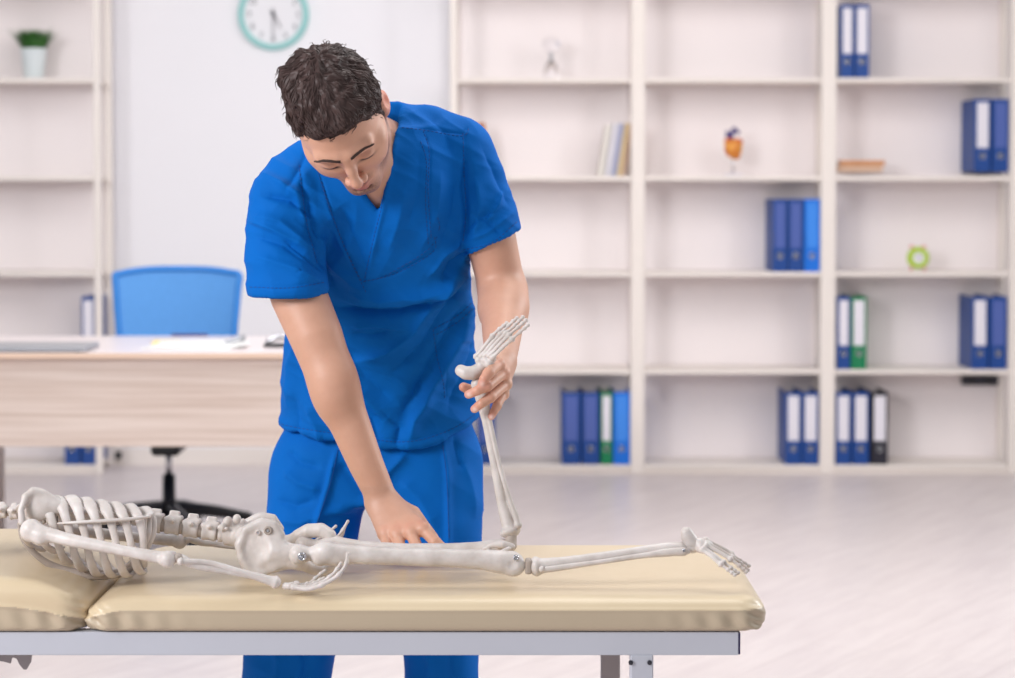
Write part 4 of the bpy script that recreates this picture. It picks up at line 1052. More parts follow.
# ---- head frame
HR = Matrix.Rotation(R(-26), 3, 'Y') @ Matrix.Rotation(R(60), 3, 'X') @ Matrix.Rotation(R(-11), 3, 'Z')
HRn = np.array(HR)
HC = at(340, 119, 3.735)
def hd_(p, s_=1.0): return HC + HRn @ (np.array(p, float) * s_)
def hl(V): return (V - HC) @ HRn            # world -> head coordinates
hlo, hhi = HC - .17, HC + .17
hf = Field(hlo, hhi, .0021)
def E(c, r, k=.01, op='u', rot=None):
    Rm = HRn if rot is None else HRn @ np.array(Matrix.Rotation(R(rot[1]), 3, rot[0])); hf.ell(hd_(c), r, Rm, k=k, op=op)
def C(a, b, ra, rb=None, k=.01, op='u'): hf.cap(hd_(a), hd_(b), ra, rb, k, op)
E((0, .018, .036), (.076, .096, .088), .01)
E((0, -.022, .010), (.068, .070, .080), .02)
E((0, -.038, -.035), (.055, .050, .070), .03)
for s_ in (-1, 1):
    C((s_ * .056, .008, -.050), (s_ * .050, -.010, -.074), .016, .015, .03)
    C((s_ * .050, -.010, -.074), (s_ * .014, -.076, -.104), .015, .014, .025)
    E((s_ * .040, -.056, -.032), (.024, .024, .026), .03)
    E((s_ * .062, -.030, -.010), (.012, .030, .016), .02)
C((-.010, -.080, -.104), (.010, -.080, -.104), .0155, .0155, .02)
C((-.012, -.087, .022), (-.044, -.078, .022), .010, .010, .014); C((.012, -.087, .022), (.044, -.078, .022), .010, .010, .014)
E((0, -.076, -.074), (.030, .022, .028), .02)
for s_ in (-1, 1): E((s_ * .032, -.101, .000), (.018, .016, .0135), .012, 's')
for s_ in (-1, 1):
    E((s_ * .032, -.0775, -.003), (.0155, .0135, .0125), .004)
    C((s_ * .019, -.0925, -.0095), (s_ * .044, -.0875, -.0085), .0011, .0011, .003, 's')
    C((s_ * .020, -.0925, .0065), (s_ * .043, -.0865, .0075), .0012, .0012, .005, 's')
C((0, -.092, .014), (0, -.103, -.012), .0075, .0085, .012)
C((0, -.103, -.012), (0, -.1145, -.033), .0085, .0095, .008)
E((0, -.1155, -.0375), (.0105, .010, .0095), .006)
for s_ in (-1, 1):
    E((s_ * .0135, -.105, -.041), (.0078, .010, .0078), .005)
    E((s_ * .0068, -.110, -.0495), (.0036, .006, .0035), .003, 's')
C((0, -.104, -.050), (0, -.100, -.064), .004, .004, .01)
C((-.023, -.088, -.0725), (-.006, -.1005, -.0690), .0040, .0056, .005); C((-.006, -.1005, -.069), (.006, -.1005, -.069), .0056, .0056, .005); C((.006, -.1005, -.069), (.023, -.088, -.0725), .0056, .0035, .005)
C((-.019, -.088, -.0775), (-.005, -.0965, -.0805), .0038, .0065, .005); C((-.005, -.0965, -.0805), (.005, -.0965, -.0805), .0065, .0065, .005); C((.005, -.0965, -.0805), (.019, -.088, -.0775), .0065, .0038, .005)
C((-.024, -.093, -.0742), (-.008, -.1045, -.0738), .0011, .0014, .0025, 's'); C((-.008, -.1045, -.0738), (.008, -.1045, -.0738), .0014, .0014, .0025, 's'); C((.008, -.1045, -.0738), (.024, -.093, -.0742), .0014, .0011, .0025, 's')
C((-.012, -.094, -.0905), (.012, -.094, -.0905), .0035, .0035, .008, 's')
# ears
for s_ in (-1, 1):
    E((s_ * .0815, .016, -.013), (.0080, .0180, .032), .006, rot=('Z', s_ * -14))
    E((s_ * .073, .010, -.035), (.008, .010, .012), .006)
    E((s_ * .090, .010, -.008), (.0065, .011, .019), .004, 's')
    C((s_ * .080, .004, -.014), (s_ * .078, .002, -.022), .004, .0035, .004)
# neck down to the chest, blending into the body
NB = at(374, 152, 3.925)
def body_neck(f, k=.03):
    f.cap(hd_((0, .030, -.040)), NB, .054, .060, k)
    f.cap(hd_((0, .004, -.055)), at(377, 175, 3.86), .040, .045, .03)
body_neck(hf)

# ---- torso outline rows: (row, left, right, depth of centre, half depth)
ROWS_T = [(505, 284, 474, 4.165, .100), (470, 278, 479, 4.168, .112), (450, 274, 484, 4.165, .124), (420, 281, 480, 4.16, .122), (380, 283, 477, 4.14, .124), (340, 285, 474, 4.11, .125), (300, 289, 472, 4.065, .128),
          (260, 292, 470, 4.02, .130), (220, 294, 469, 3.975, .130), (190, 297, 466, 3.945, .124), (165, 310, 460, 3.93, .108), (145, 338, 452, 3.92, .085), (128, 362, 440, 3.915, .060)]
def stations(rows):
    st = []
    for (r, a, b, Y, hb) in rows:
        c = at((a + b) / 2, r, Y); st.append((c[2], c[0], Y, (b - a) / 2 / px_m(Y - .02), hb))
    return st
TST = stations(ROWS_T)
SL = at(288, 202, 3.865); SR = at(462, 152, 3.95)
EL = at(330, 374, 3.80); WL = at(384, 503, 3.795)
ER = at(503, 292, 3.985); WR = at(501, 360, 3.735)
def skin_torso(f):
    f.loft(TST, .02, grow=-.021)
    f.cap(NB, SL + np.array([.03, 0, .0]), .050, .045, .04); f.cap(NB, SR, .045, .042, .04)

# ---- arms and hands
def arm_left(f):
    P = [SL, at(298, 294, 3.835), at(316, 336, 3.81), EL, at(345, 412, 3.80), at(366, 464, 3.795), WL]
    f.chain(P, [.050, .0515, .0485, .0435, .0380, .0318, .0265], .02)
    f.ell(at(334, 388, 3.79), (.037, .040, .055), k=.03)       # forearm muscle
def hand_left(f):
    W = WL
    kn = [at(384.5, 534, 3.742), at(397, 535, 3.729), at(411, 533, 3.722), at(423.5, 529, 3.722)]
    for i, p in enumerate(kn): f.cap(W + np.array([(-.016, -.006, .006, .015)[i], -.004, -.002]), p, .0185 - .001 * abs(i - 1.5), .0128, .016)
    pip = [at(387, 545, 3.716), at(401, 549, 3.702), at(418, 549, 3.693), at(435, 542, 3.698)]
    tip = [at(387.5, 555, 3.712), at(403, 559, 3.692), at(423, 559, 3.688), at(446, 550, 3.690)]
    rr = [(.0102, .0092, .0080), (.0108, .0098, .0086), (.0110, .0100, .0088), (.0110, .0098, .0082)]
    for a, b, c, r in zip(kn, pip, tip, rr):
        f.chain([a, b, c], r, .004); f.ell(a + np.array([0, -.002, .003]), (.0100, .0095, .0085), k=.008); f.ell(b, (r[1] * 1.06,) * 3, k=.004)
    # thumb, leaving the side of the palm
    f.chain([W + np.array([.016, -.004, -.004]), at(413, 513, 3.775), at(424, 526, 3.762), at(433, 537, 3.748), at(438, 544, 3.740)], [.0150, .0135, .0105, .0092, .0078], .010)
    for x, y in ((378, 520), (386, 519), (394, 518), (403, 517)): pass
def arm_right(f):
    f.chain([SR, at(491, 240, 3.965), ER], [.046, .0480, .0435], .02)
    f.chain([ER, at(503, 312, 3.92), at(502, 335, 3.84), WR], [.0435, .0420, .0360, .0275], .02)
    f.ell(at(504, 308, 3.94), (.041, .043, .045), k=.03)
def hand_right(f):
    W = WR
    kn = [at(498, 364, 3.667), at(503.5, 373, 3.675), at(505.5, 384, 3.685), at(502.5, 394, 3.700)]
    for i, p in enumerate(kn): f.cap(W + np.array([(-.006, .002, .005, .002)[i], 0, (.004, .0, -.006, -.012)[i]]), p, .0185, .0108, .012)
    pip = [at(488.5, 373, 3.618), at(487.5, 386, 3.620), at(490.5, 397.5, 3.627), at(497, 406, 3.652)]
    tip = [at(482, 383, 3.614), at(468.5, 394.5, 3.622), at(474.5, 409, 3.628), at(491.5, 416.5, 3.640)]
    mid = [at(484.5, 378.5, 3.611), at(477.5, 390.5, 3.615), at(481.5, 403.5, 3.620), at(494, 411.5, 3.644)]
    rr = [(.0102, .0094, .0088, .0078), (.0102, .0092, .0085, .0074), (.0098, .0088, .0082, .0072), (.0088, .0078, .0072, .0064)]
    for a, b, m_, c, r in zip(kn, pip, mid, tip, rr):
        f.chain([a, b, m_, c], r, .004); f.ell(a, (.0108, .0108, .0108), k=.006); f.ell(b, (r[1] * 1.05,) * 3, k=.003)
    f.chain([W + np.array([-.004, -.01, -.01]), at(494, 386, 3.712), at(482, 391, 3.706), at(470, 390, 3.698), at(463.5, 387, 3.692)], [.018, .0150, .0110, .0098, .0082], .008)

def tuck(V, F, c, nv, depth=.010):
    "skin under the sleeve sits a little deeper than the cloth"
    d = (V - c) @ np.array(nv); m = np.clip((-d - .012) / .02, 0, 1); return V - vnormals(V, F) * (m * depth)[:, None]
CLV, CRV = at(289, 293.5, 3.835), at(492.5, 243, 3.967)
parts = []
V, F = hf.mesh(); parts.append((relax(V, F, 1, .35), F, 'head'))
# chest and shoulders under the shirt
f = Field(at(255, 500, 4.0) + np.array([-.06, -.3, -.1]), at(520, 105, 4.0) + np.array([.05, .35, .05]), .006)
skin_torso(f); body_neck(f); f.cap(SL, at(296, 285, 3.84), .046, .044, .02); f.cap(SR, at(490, 236, 3.965), .044, .042, .02)
V, F = f.mesh(); parts.append((relax(V, F, 1), F, 'torso'))
def limb(fn, pts, h, pad=.07):
    P = np.array(pts); f = Field(P.min(0) - pad, P.max(0) + pad, h); fn(f); V, F = f.mesh(); return relax(V, F, 1, .35), F
f_ = lambda f: (arm_left(f), hand_left(f))
V, F = limb(f_, [at(290, 262, 3.84), at(316, 336, 3.81), EL, WL + np.array([0, 0, .02])], .0034, .062); keep = None
parts.append((tuck(V, F, CLV, (.03, .05, -1.0)), F, 'arm_l'))
f = Field(WL + np.array([-.06, -.13, -.13]), WL + np.array([.13, .05, .035]), .0017); arm_left(f); hand_left(f); V, F = f.mesh(); parts.append((relax(V, F, 1, .3), F, 'hand_l'))
V, F = limb(lambda f: (arm_right(f), hand_right(f)), [at(488, 222, 3.965), ER, WR], .0034, .062); parts.append((tuck(V, F, CRV, (.46, 0, -.888)), F, 'arm_r'))
f = Field(WR + np.array([-.11, -.16, -.14]), WR + np.array([.05, .035, .045]), .0017); arm_right(f); hand_right(f); V, F = f.mesh(); parts.append((relax(V, F, 1, .3), F, 'hand_r'))
# legs and feet inside the trousers and shoes
HLp, KL, AL = at(328, 468, 4.17), at(300, 640, 4.13), at(272, 838, 4.17)
HRp, KR, AR = at(430, 462, 4.17), at(440, 640, 4.13), at(446, 838, 4.17)
f = Field((HLp[0] - .14, 3.85, .0), (HRp[0] + .14, 4.32, .90), .009)
for a, b, c in ((HLp, KL, AL), (HRp, KR, AR)):
    f.chain([a, b, c], [.080, .052, .036], .02); f.cap(c + np.array([0, .03, -.045]), (c[0], c[1] - .15, .03), .026, .022, .02)
V, F = f.mesh(); parts.append((V, F, 'legs'))
V, F = join([(v, q) for v, q, _ in parts])
body = mesh_obj('body', V, F, M['skin'], man)
# ---- skin colours, with eye socket shade painted in
L_ = hl(V); n = len(V); colr = np.tile(SKIN, (n, 1))
def mix(mask, c, k=1.0):
    global colr
    m = np.clip(mask * k, 0, 1)[:, None]; colr = colr * (1 - m) + np.array(lin(c)) * m
hm = np.zeros(n); hm[:len(parts[0][0])] = 1
g = lambda c, r: np.exp(-(((L_ - np.array(c)) / np.array(r)) ** 2).sum(1))
# beard shadow: jaw, chin, upper lip
jaw = np.clip((-.048 - L_[:, 2]) / .018, 0, 1) * np.clip((-.105 + .0 - L_[:, 1]) / -.04, 0, 1) + 0
bmask = hm * np.clip(np.maximum.reduce([g((0, -.095, -.1), (.040, .035, .022)), g((-.047, -.035, -.080), (.022, .045, .028)), g((.047, -.035, -.080), (.022, .045, .028)), 1.3 * g((0, -.103, -.0605), (.026, .020, .0075)), g((.064, .0, -.045), (.016, .018, .035)), g((-.064, .0, -.045), (.016, .018, .035))]) * 1.3, 0, 1)
spk = np.array([noise.noise(Vector(tuple(v * 900))) for v in L_[:len(parts[0][0])]]); sp = np.zeros(n); sp[:len(spk)] = spk
mix(bmask * (.68 + .4 * sp), (104, 80, 74))
lipm = hm * np.clip(np.maximum(g((0, -.103, -.069), (.018, .012, .0040)), g((0, -.102, -.081), (.016, .012, .0050))) * 1.4, 0, 1); mix(lipm, (188, 112, 106), .85)
mix(hm * np.maximum(g((.032, -.09, .006), (.017, .02, .008)), g((-.032, -.09, .006), (.017, .02, .008))), (150, 104, 90), .45)  # darkens the upper lids, socket shade painted into the skin
mix(hm * g((0, -.120, -.042), (.020, .020, .012)), (216, 146, 128), .5)
mix(hm * g((.088, .02, -.006), (.012, .025, .035)), (212, 128, 108), .8); mix(hm * g((-.088, .02, -.006), (.012, .025, .035)), (212, 128, 108), .8)
for s_ in (-1, 1):
    mix(hm * np.exp(-(((L_[:, 0] - s_ * .032) / .013) ** 2 + ((L_[:, 2] + .0092) / .0030) ** 2)) * (L_[:, 1] < -.07), (44, 30, 28), 1.5)   # lashes
    mix(hm * g((s_ * .0068, -.113, -.051), (.004, .006, .0035)), (110, 60, 54), .8)
def spot(p, r, c, k): mix(np.exp(-(np.linalg.norm(V - p, axis=1) / r) ** 2), c, k)
TP = (at(482, 383.5, 3.606), at(468.5, 395, 3.614), at(474.5, 409.5, 3.620), at(491.5, 417, 3.634), at(463.5, 387, 3.685))
for p in TP: spot(p, .013, (206, 124, 108), .55)
for p in TP[:4]: spot(p + np.array([.001, 0, -.001]), .0050, (240, 208, 200), .9)
for p in (at(386, 529, 3.735), at(398, 527, 3.725), at(410, 526, 3.72), at(422, 523, 3.72), at(488, 373, 3.61), at(487.5, 386, 3.61), at(490.5, 397, 3.62), at(498, 364, 3.655), at(505, 375, 3.665)): spot(p, .010, (208, 142, 122), .4)
ca = body.data.color_attributes.new('skin_colour', 'FLOAT_COLOR', 'POINT')
ca.data.foreach_set('color', np.hstack([colr, np.ones((n, 1))]).astype(np.float32).ravel())

# ---- eyebrows and hair
hv, hq = parts[0][0], parts[0][1]
BV = BVHTree.FromPolygons([Vector(v) for v in hv], [tuple(int(i) for i in q) for q in hq])
def on_head(p):
    loc, nr, ix, d = BV.find_nearest(Vector(hd_(p))); return np.array(loc), np.array(nr)
for s_ in (-1, 1):
    mb = MB()
    for i in range(230):
        t = random.random(); x = .010 + .042 * t; z = .0215 + .0060 * math.sin(min(1, t * 1.25) * 1.9) * .9 - .003 * max(0, t - .7) / .3 + random.uniform(-1, 1) * .0036 * (1 - .75 * t)
        o_h = Vector(hd_((s_ * x, -.2, z))); ray = Vector(HRn @ np.array([0, 1.0, 0])); p, nr, _i, _d = BV.ray_cast(o_h, ray)
        if p is None: continue
        p, nr = np.array(p), np.array(nr); d = HRn @ np.array([s_ * .8, .0, .45 - .7 * t]); d -= nr * d.dot(nr); d /= np.linalg.norm(d)
        L2 = random.uniform(.005, .009)
        V_, F_ = sweep([p - d * L2 * .3, p + d * L2 * .3 + nr * .0012, p + d * L2 * .8 + nr * .0008], [.00042, .00045, .0002], n=4, res=1, cap=False); mb.add(V_, F_)
    mb.build('eyebrow', M['brow'], man, smooth=True)
# hair volume
hh = Field(hlo - .01, hhi + .01, .0028)
hh.ell(hd_((0, .017, .043)), (.0825, .0985, .085), HRn, k=.01)
hh.ell(hd_((.012, -.040, .098)), (.050, .042, .024), HRn, k=.03)
for s_ in (-1, 1): hh.ell(hd_((s_ * .0715, -.008, -.004)), (.0065, .011, .032), HRn, k=.008)
hh.ell(hd_((-.020, .025, .114)), (.05, .055, .018), HRn, k=.03)
X, Y, Z = hh.grid((slice(None),) * 3); X = X - HC[0]; Y = Y - HC[1]; Z = Z - HC[2]
lx, ly, lz = [(X * HRn[0][i] + Y * HRn[1][i] + Z * HRn[2][i]) for i in range(3)]
gl = np.interp(ly.ravel(), [-.12, -.078, -.060, -.040, -.026, -.014, .002, .010, .022, .036, .05, .085, .13], [.072, .070, .060, .046, .020, -.018, -.030, .010, .024, .006, -.040, -.060, -.066]).reshape(ly.shape)
hh.merge((slice(None),) * 3, ((gl - lz) * .75).astype(np.float32), .008, 'i')
hV, hF = hh.mesh(); hV, hF = relax(hV, hF, 2), hF; hN = vnormals(hV, hF); l = hl(hV)
# waves: flow from the crown forward and to the sides
def flow(p, nr):
    c = np.array([.010, .050, .130]); d = p - c; d = d - nr * d.dot(nr); r_ = np.linalg.norm(d) + 1e-9; d /= r_
    sw = np.cross(nr, d); tw = .55 + .5 * math.sin(p[0] * 50 + p[1] * 30)
    v = d + sw * tw; return v / np.linalg.norm(v)
th = np.arctan2(l[:, 1] - .05, l[:, 0] - .01); rr_ = np.linalg.norm(l - np.array([.01, .05, .13]), axis=1)
nz = fbm(l, 22, 3, 5.0); nz2 = fbm(l, 55, 2, 9.0)
edge = np.clip((l[:, 2] - np.interp(l[:, 1], [-.12, -.078, -.05, -.02, .05, .13], [.07, .07, .05, 0, -.05, -.06])) / .03, 0, 1)
disp = (.0034 * np.sin(th * 7 + rr_ * 55 + nz * 5) + .0010 * np.sin(th * 23 + rr_ * 90 + nz * 6) + .003 * nz + .0005 * nz2)
hV = hV + hN * (disp * (.35 + .65 * edge))[:, None]
hair = mesh_obj('hair', hV, hF, M['hair'], man)
BH = BVHTree.FromPolygons([Vector(v) for v in hV], [tuple(int(i) for i in q) for q in hF])
mb = MB(); top_ = np.where(edge > .05)[0]
for i in range(2600):
    k = int(rng.choice(top_)); p = hV[k].copy(); nr = hN[k]; pts = [p - nr * .002]
    step = random.uniform(.0035, .0065); ph = random.uniform(0, 6.28); lift = random.uniform(.0002, .0016) if random.random() < .93 else random.uniform(.003, .006)
    q = p.copy()
    for j in range(6):
        nl = HRn.T @ nr; dl = flow(hl(q[None])[0], nl); w_ = np.cross(nl, dl) * .45 * math.sin(ph + j * .9 + hl(q[None])[0][0] * 60); d = HRn @ (dl + w_); d /= np.linalg.norm(d)
        q = q + d * step; loc, n2, ix, ds = BH.find_nearest(Vector(q))
        if loc is None: break
        nr = np.array(n2); q = np.array(loc) + nr * lift * (.4 + j * .25); pts.append(q.copy())
    rad = [.0007, .0009, .0009, .0008, .0006, .0004, .0002][:len(pts)]
    V_, F_ = sweep(pts, rad, n=4, res=1, cap=False); mb.add(V_, F_)
ls = mesh_obj('hair_strands', mb.V, mb.F, M['hair'], None); 
# one hair mesh: volume and strands together
hv2 = np.vstack([hV, np.array(mb.V)]); f2 = [tuple(int(i) for i in q) for q in hF] + [tuple(i + len(hV) for i in q) for q in mb.F]
bpy.data.objects.remove(ls); bpy.data.objects.remove(hair)
mesh_obj('hair', hv2, f2, M['hair'], man)

# ---- scrub top
tf = Field((at(240, 300, 3.9)[0] - .03, 3.66, at(400, 462, 4.1)[2] - .03), (at(527, 300, 3.9)[0] + .04, 4.36, at(400, 85, 3.85)[2]), .0042)
TOPR = [r for r in ROWS_T if r[0] <= 450] 
tf.loft(stations(TOPR), .02)
tf.cap(NB + np.array([0, .0, -.010]), SL + np.array([.035, 0, .004]), .062, .062, .05); tf.cap(NB + np.array([.0, 0, -.006]), SR + np.array([-.02, 0, 0]), .056, .058, .04)
tf.cap(at(388, 122, 3.925), at(430, 132, 3.94), .036, .048, .03)
tf.cap(at(350, 158, 3.93), at(318, 170, 3.90), .054, .056, .03); tf.cap(at(330, 166, 3.92), at(296, 183, 3.89), .052, .058, .03)
cl = at(289, 293.5, 3.835); cr = at(492.5, 243, 3.967); nrv = np.array([.46, 0, -.888]); nlv = np.array([.03, .05, -1.0])
def sleeve(pts, rads, c, nv, ro, ri, k):
    g_ = Field(tf.lo, tf.lo, tf.h); g_.ax = tf.ax; g_.D = np.full(tf.D.shape, .5, np.float32)
    d = np.array(pts[-1]) - c; g_.chain(pts + [c + nv * .05], rads + [rads[-1] * 1.02], .02)
    g_.plane(c, nv, .003); g_.cap(c + nv * .03, c - nv * .022, ro, ri, .003, 's')
    tf.merge((slice(None),) * 3, g_.D, k, 'u')
sleeve([SL, at(286, 250, 3.85), at(289, 290, 3.835)], [.0685, .0705, .0725], cl, nlv, .0665, .062, .022)
sleeve([SR, at(480, 200, 3.96), at(492, 240, 3.967)], [.0605, .0600, .0600], cr, nrv, .0545, .051, .022)
# hem
hz = at(400, 448, 4.08)[2]
hx_ = [at(a, 440, 4.1)[0] for a in (270, 282, 340, 403, 440, 480, 492)]; hz_ = [at(400, b, 4.06)[2] for b in (428, 430, 439, 448, 441, 419, 412)]
X, Y, Z = tf.grid((slice(None),) * 3); zh = np.interp(X.ravel(), hx_, hz_).reshape(X.shape); tf.merge((slice(None),) * 3, ((zh - Z) + 0 * Y).astype(np.float32), .004, 'i')
# neck opening
tf.cap(hd_((0, .030, -.040)), NB, .060, .062, .006, 's')
q = tf.sl(np.array([at(300, 230, 3.8)[0], 3.6, at(380, 222, 3.82)[2]]), np.array([at(405, 200, 3.8)[0], 3.93, tf.ax[2][-1]])); X, Y, Z = tf.grid(q)
PX, PY = proj(X, Y, Z)
def hp(ax_, ay_, bx_, by_):      # signed distance in pixels, positive on the right of a->b
    L = math.hypot(bx_ - ax_, by_ - ay_); return ((PX - ax_) * (by_ - ay_) - (PY - ay_) * (bx_ - ax_)) / L
vd = np.maximum(-hp(311, 130, 379, 211) , hp(397.5, 100, 379, 211) if False else -hp(379, 211, 398.5, 128)) / 540
vd = np.maximum(vd, Y - 3.915)
tf.merge(q, vd.astype(np.float32), .003, 's')
V, F = tf.mesh(); V = relax(V, F, 2, .5); V, F = subdiv(V, F); V = relax(V, F, 2, .5)
N = vnormals(V, F); PXv, PYv = proj(V[:, 0], V[:, 1], V[:, 2])
front = np.clip(-N[:, 1] * 2.2 + .35, 0, 1)
FG = 2.1
def fold(pts, amp, wd, asym=0.0):
    "ridge (+) or crease (-) along a pixel polyline, width in pixels, amplitude in mm"
    best = np.full(len(V), 1e9); sgn = np.zeros(len(V)); tt = np.zeros(len(V)); n_ = len(pts) - 1
    P = np.array(pts, float)
    for i in range(n_):
        a, b = P[i], P[i + 1]; ab = b - a; L = ab.dot(ab) + 1e-9
        t = np.clip(((PXv - a[0]) * ab[0] + (PYv - a[1]) * ab[1]) / L, 0, 1)
        dx_, dy_ = PXv - a[0] - t * ab[0], PYv - a[1] - t * ab[1]; d = np.hypot(dx_, dy_)
        m = d < best; best[m] = d[m]; sgn[m] = np.sign(dx_ * ab[1] - dy_ * ab[0])[m]; tt[m] = ((i + t) / n_)[m]
    e = np.exp(-(best / wd * 1.35) ** 1.3); amp = amp * FG; end = np.clip(np.minimum(tt, 1 - tt) * 5 + .15, 0, 1)
    return amp * .001 * (e + asym * sgn * (best / wd) * e) * end
disp = np.zeros(len(V))
FOLDS = [  # chest and belly
 ([(334, 306), (366, 311), (400, 311), (438, 301), (468, 291)], -8, 6, .6), ([(336, 296), (370, 302), (404, 302), (440, 291), (466, 282)], 5, 7, .2), ([(345, 290), (380, 297), (420, 294), (455, 280)], 6, 10, 0),
 ([(350, 325), (375, 322), (410, 327)], 4, 6, .4), ([(352, 332), (372, 334), (392, 330)], -4, 5, .2),
 ([(462, 262), (438, 292), (410, 330), (385, 350), (352, 362)], 6, 8, .6), ([(466, 276), (446, 306), (420, 345), (392, 372)], -5, 7, .4),
 ([(471, 300), (456, 334), (440, 364), (424, 396), (412, 420), (407, 442)], 8, 8, 1.0), ([(464, 300), (448, 332), (432, 360), (416, 390), (402, 414)], -5, 7, .2), ([(474, 326), (468, 352), (456, 384), (446, 412)], -3, 6, .3),
 ([(343, 363), (358, 390), (376, 410), (398, 426)], 5, 7, .8), ([(346, 344), (366, 376), (392, 400)], -3, 7, .3), ([(380, 408), (400, 428), (396, 446)], -4, 6, 0), ([(350, 395), (372, 418), (380, 444)], -4, 8, 0),
 ([(300, 330), (290, 365), (290, 410)], 4, 7, .4), ([(296, 392), (300, 420), (298, 440)], -3, 6, 0), ([(308, 404), (318, 425), (322, 441)], 3, 6, 0),
 ([(470, 250), (452, 262), (440, 280)], -5, 6, .3), ([(464, 238), (444, 252), (426, 276)], 4, 6, .3),
 ([(318, 236), (330, 262), (352, 282), (372, 290)], 4, 7, .4), ([(306, 224), (322, 262), (336, 286)], -4, 5, .4),
 ([(300, 182), (311, 214), (318, 240)], -5, 4.5, .5), ([(324, 200), (336, 234), (352, 262)], 2.5, 6, 0), ([(340, 205), (356, 240), (368, 268)], -2.5, 5, 0),
 ([(404, 190), (398, 220), (388, 250)], 2.5, 8, 0), ([(440, 170), (436, 210), (420, 250)], 3, 9, .2), ([(458, 176), (452, 214), (440, 246)], -3, 7, 0),
 ([(420, 150), (418, 190), (408, 226)], -2, 8, 0),
 # sleeves
 ([(466, 150), (463, 186), (466, 222), (463, 244)], -4.5, 4, .5), ([(474, 176), (480, 206), (474, 238)], 4, 6, .4), ([(502, 190), (496, 206), (486, 222)], 3.5, 4, .8), ([(482, 150), (496, 178), (508, 206)], -2.5, 5, .4), ([(466, 232), (480, 218), (500, 210)], -2.5, 4, .6), ([(472, 214), (488, 222), (502, 236)], -3, 5, 0), ([(470, 240), (488, 232), (512, 212)], 2.5, 4, 0),
 ([(249, 220), (276, 232), (307, 251)], 3.5, 4.5, .8), ([(261, 174), (282, 184), (304, 198)], 3, 4.5, .8), ([(284, 240), (304, 256), (323, 273)], -3.5, 4, .6), ([(262, 196), (290, 200), (312, 218)], -4, 5, .6), ([(252, 216), (280, 222), (308, 246)], 4, 7, .4), ([(256, 236), (284, 246), (312, 268)], -3.5, 6, .3), ([(258, 256), (290, 268), (318, 282)], 3, 6, 0), ([(275, 180), (296, 196), (306, 226)], 3, 6, .3),
 ([(308, 150), (298, 172), (284, 196)], -3, 5, 0), ([(428, 118), (444, 132), (452, 156)], -2, 6, 0), ([(400, 112), (426, 122), (460, 134)], 1.5, 6, 0)]
for pts, amp, wd, asy in FOLDS: disp += fold(pts, amp, wd, asy) * front
# seams: yoke, sleeve heads, front wrap bands, hems, pockets
SEAMS = [[(397.5, 127), (392, 160), (384, 200), (374, 240), (365, 281)], [(318, 168), (330, 206), (346, 246), (363, 281)],
         [(363, 281), (395, 273), (432, 252), (433, 236)], [(424, 129), (430, 150), (429, 190), (432, 236)],
         [(398, 126), (424, 129), (462, 135), (468, 128)], [(464, 132), (465, 170), (467, 206), (464, 240)], [(300, 164), (303, 190), (308, 224), (318, 262)],
         [(250, 286), (290, 287), (327, 281)], [(463, 249), (492, 242), (517, 221)], [(282, 423), (300, 427), (340, 433), (403, 441), (446, 431), (478, 412)],
         [(434, 328), (456, 316), (474, 300)], [(434, 328), (438, 356), (444, 380), (446, 398)], [(436, 334), (457, 322), (474, 307)]]
for s_ in SEAMS: disp += fold(s_, -.9, 1.6) * front
disp += fold([(398, 127), (392, 160), (384, 200), (374, 240), (366, 279)], 2.2, 3.0, 1.0) * front
disp += front * (.0012 * fbm(V, 9, 3, 2.0))
def wrinkle(seed, dirx, dirz, f1, f2):
    "long soft wrinkles running across the direction (dirx, dirz)"
    out = np.zeros(len(V)); a_ = V[:, 0] * dirx + V[:, 2] * dirz; b2 = -V[:, 0] * dirz + V[:, 2] * dirx
    for i in range(len(V)):
        out[i] = 1 - 2 * abs(noise.noise(Vector((a_[i] * f1, b2[i] * f2, V[i, 1] * 3 + seed))))
    return out
belly = np.clip((PYv - 285) / 40, 0, 1); arml = np.clip((318 - PXv) / 12, 0, 1) * (PYv < 300)
disp += front * (.0078 * belly * wrinkle(1.0, .55, .83, 15, 5) + .0038 * (1 - belly) * wrinkle(4.0, .8, -.5, 16, 5) + .0034 * arml * wrinkle(8.0, .3, .95, 26, 8) + .0024 * wrinkle(12.0, .5, .86, 42, 11))
V = V + N * disp[:, None]; V = relax(V, F, 1, .2)
top_o = mesh_obj('scrub_top', V, F, M['scrub'], man)
TB = BVHTree.FromPolygons([Vector(v) for v in V], [tuple(int(i) for i in q) for q in F])
def stitches(pl, off, name, bvh, parent, dash=2.6, gap=1.6):
    P = np.array(pl, float); Pr, _ = resample(P, 1.0, 6); L2 = np.concatenate([[0], np.cumsum(np.linalg.norm(np.diff(Pr, axis=0), axis=1))])
    m = MB(); s_ = 0; cam_p = Vector((0, 0, H))
    while s_ < L2[-1] - dash:
        pt = []
        for e_ in (s_, s_ + dash * .5, s_ + dash):
            x = np.interp(e_, L2, Pr[:, 0]); y = np.interp(e_, L2, Pr[:, 1]); x2 = np.interp(e_ + 1, L2, Pr[:, 0]); y2 = np.interp(e_ + 1, L2, Pr[:, 1]); dl = math.hypot(x2 - x, y2 - y) + 1e-6
            x -= (y2 - y) / dl * off; y += (x2 - x) / dl * off
            d = Vector(at(x, y, 4.0)) - cam_p; d.normalize(); loc, nr, ix, ds = bvh.ray_cast(cam_p, d)
            if loc is None: break
            pt.append(np.array(loc) + np.array(nr) * .0003)
        if len(pt) == 3 and np.linalg.norm(pt[2] - pt[0]) < .02: V_, F_ = sweep(pt, .0008, n=5, res=0, cap=False); m.add(V_, F_)
        s_ += dash + gap
    if m.V: m.build(name, M['thread'], parent, smooth=True)
for s_ in SEAMS: stitches(s_, 1.0, 'stitching', TB, top_o)
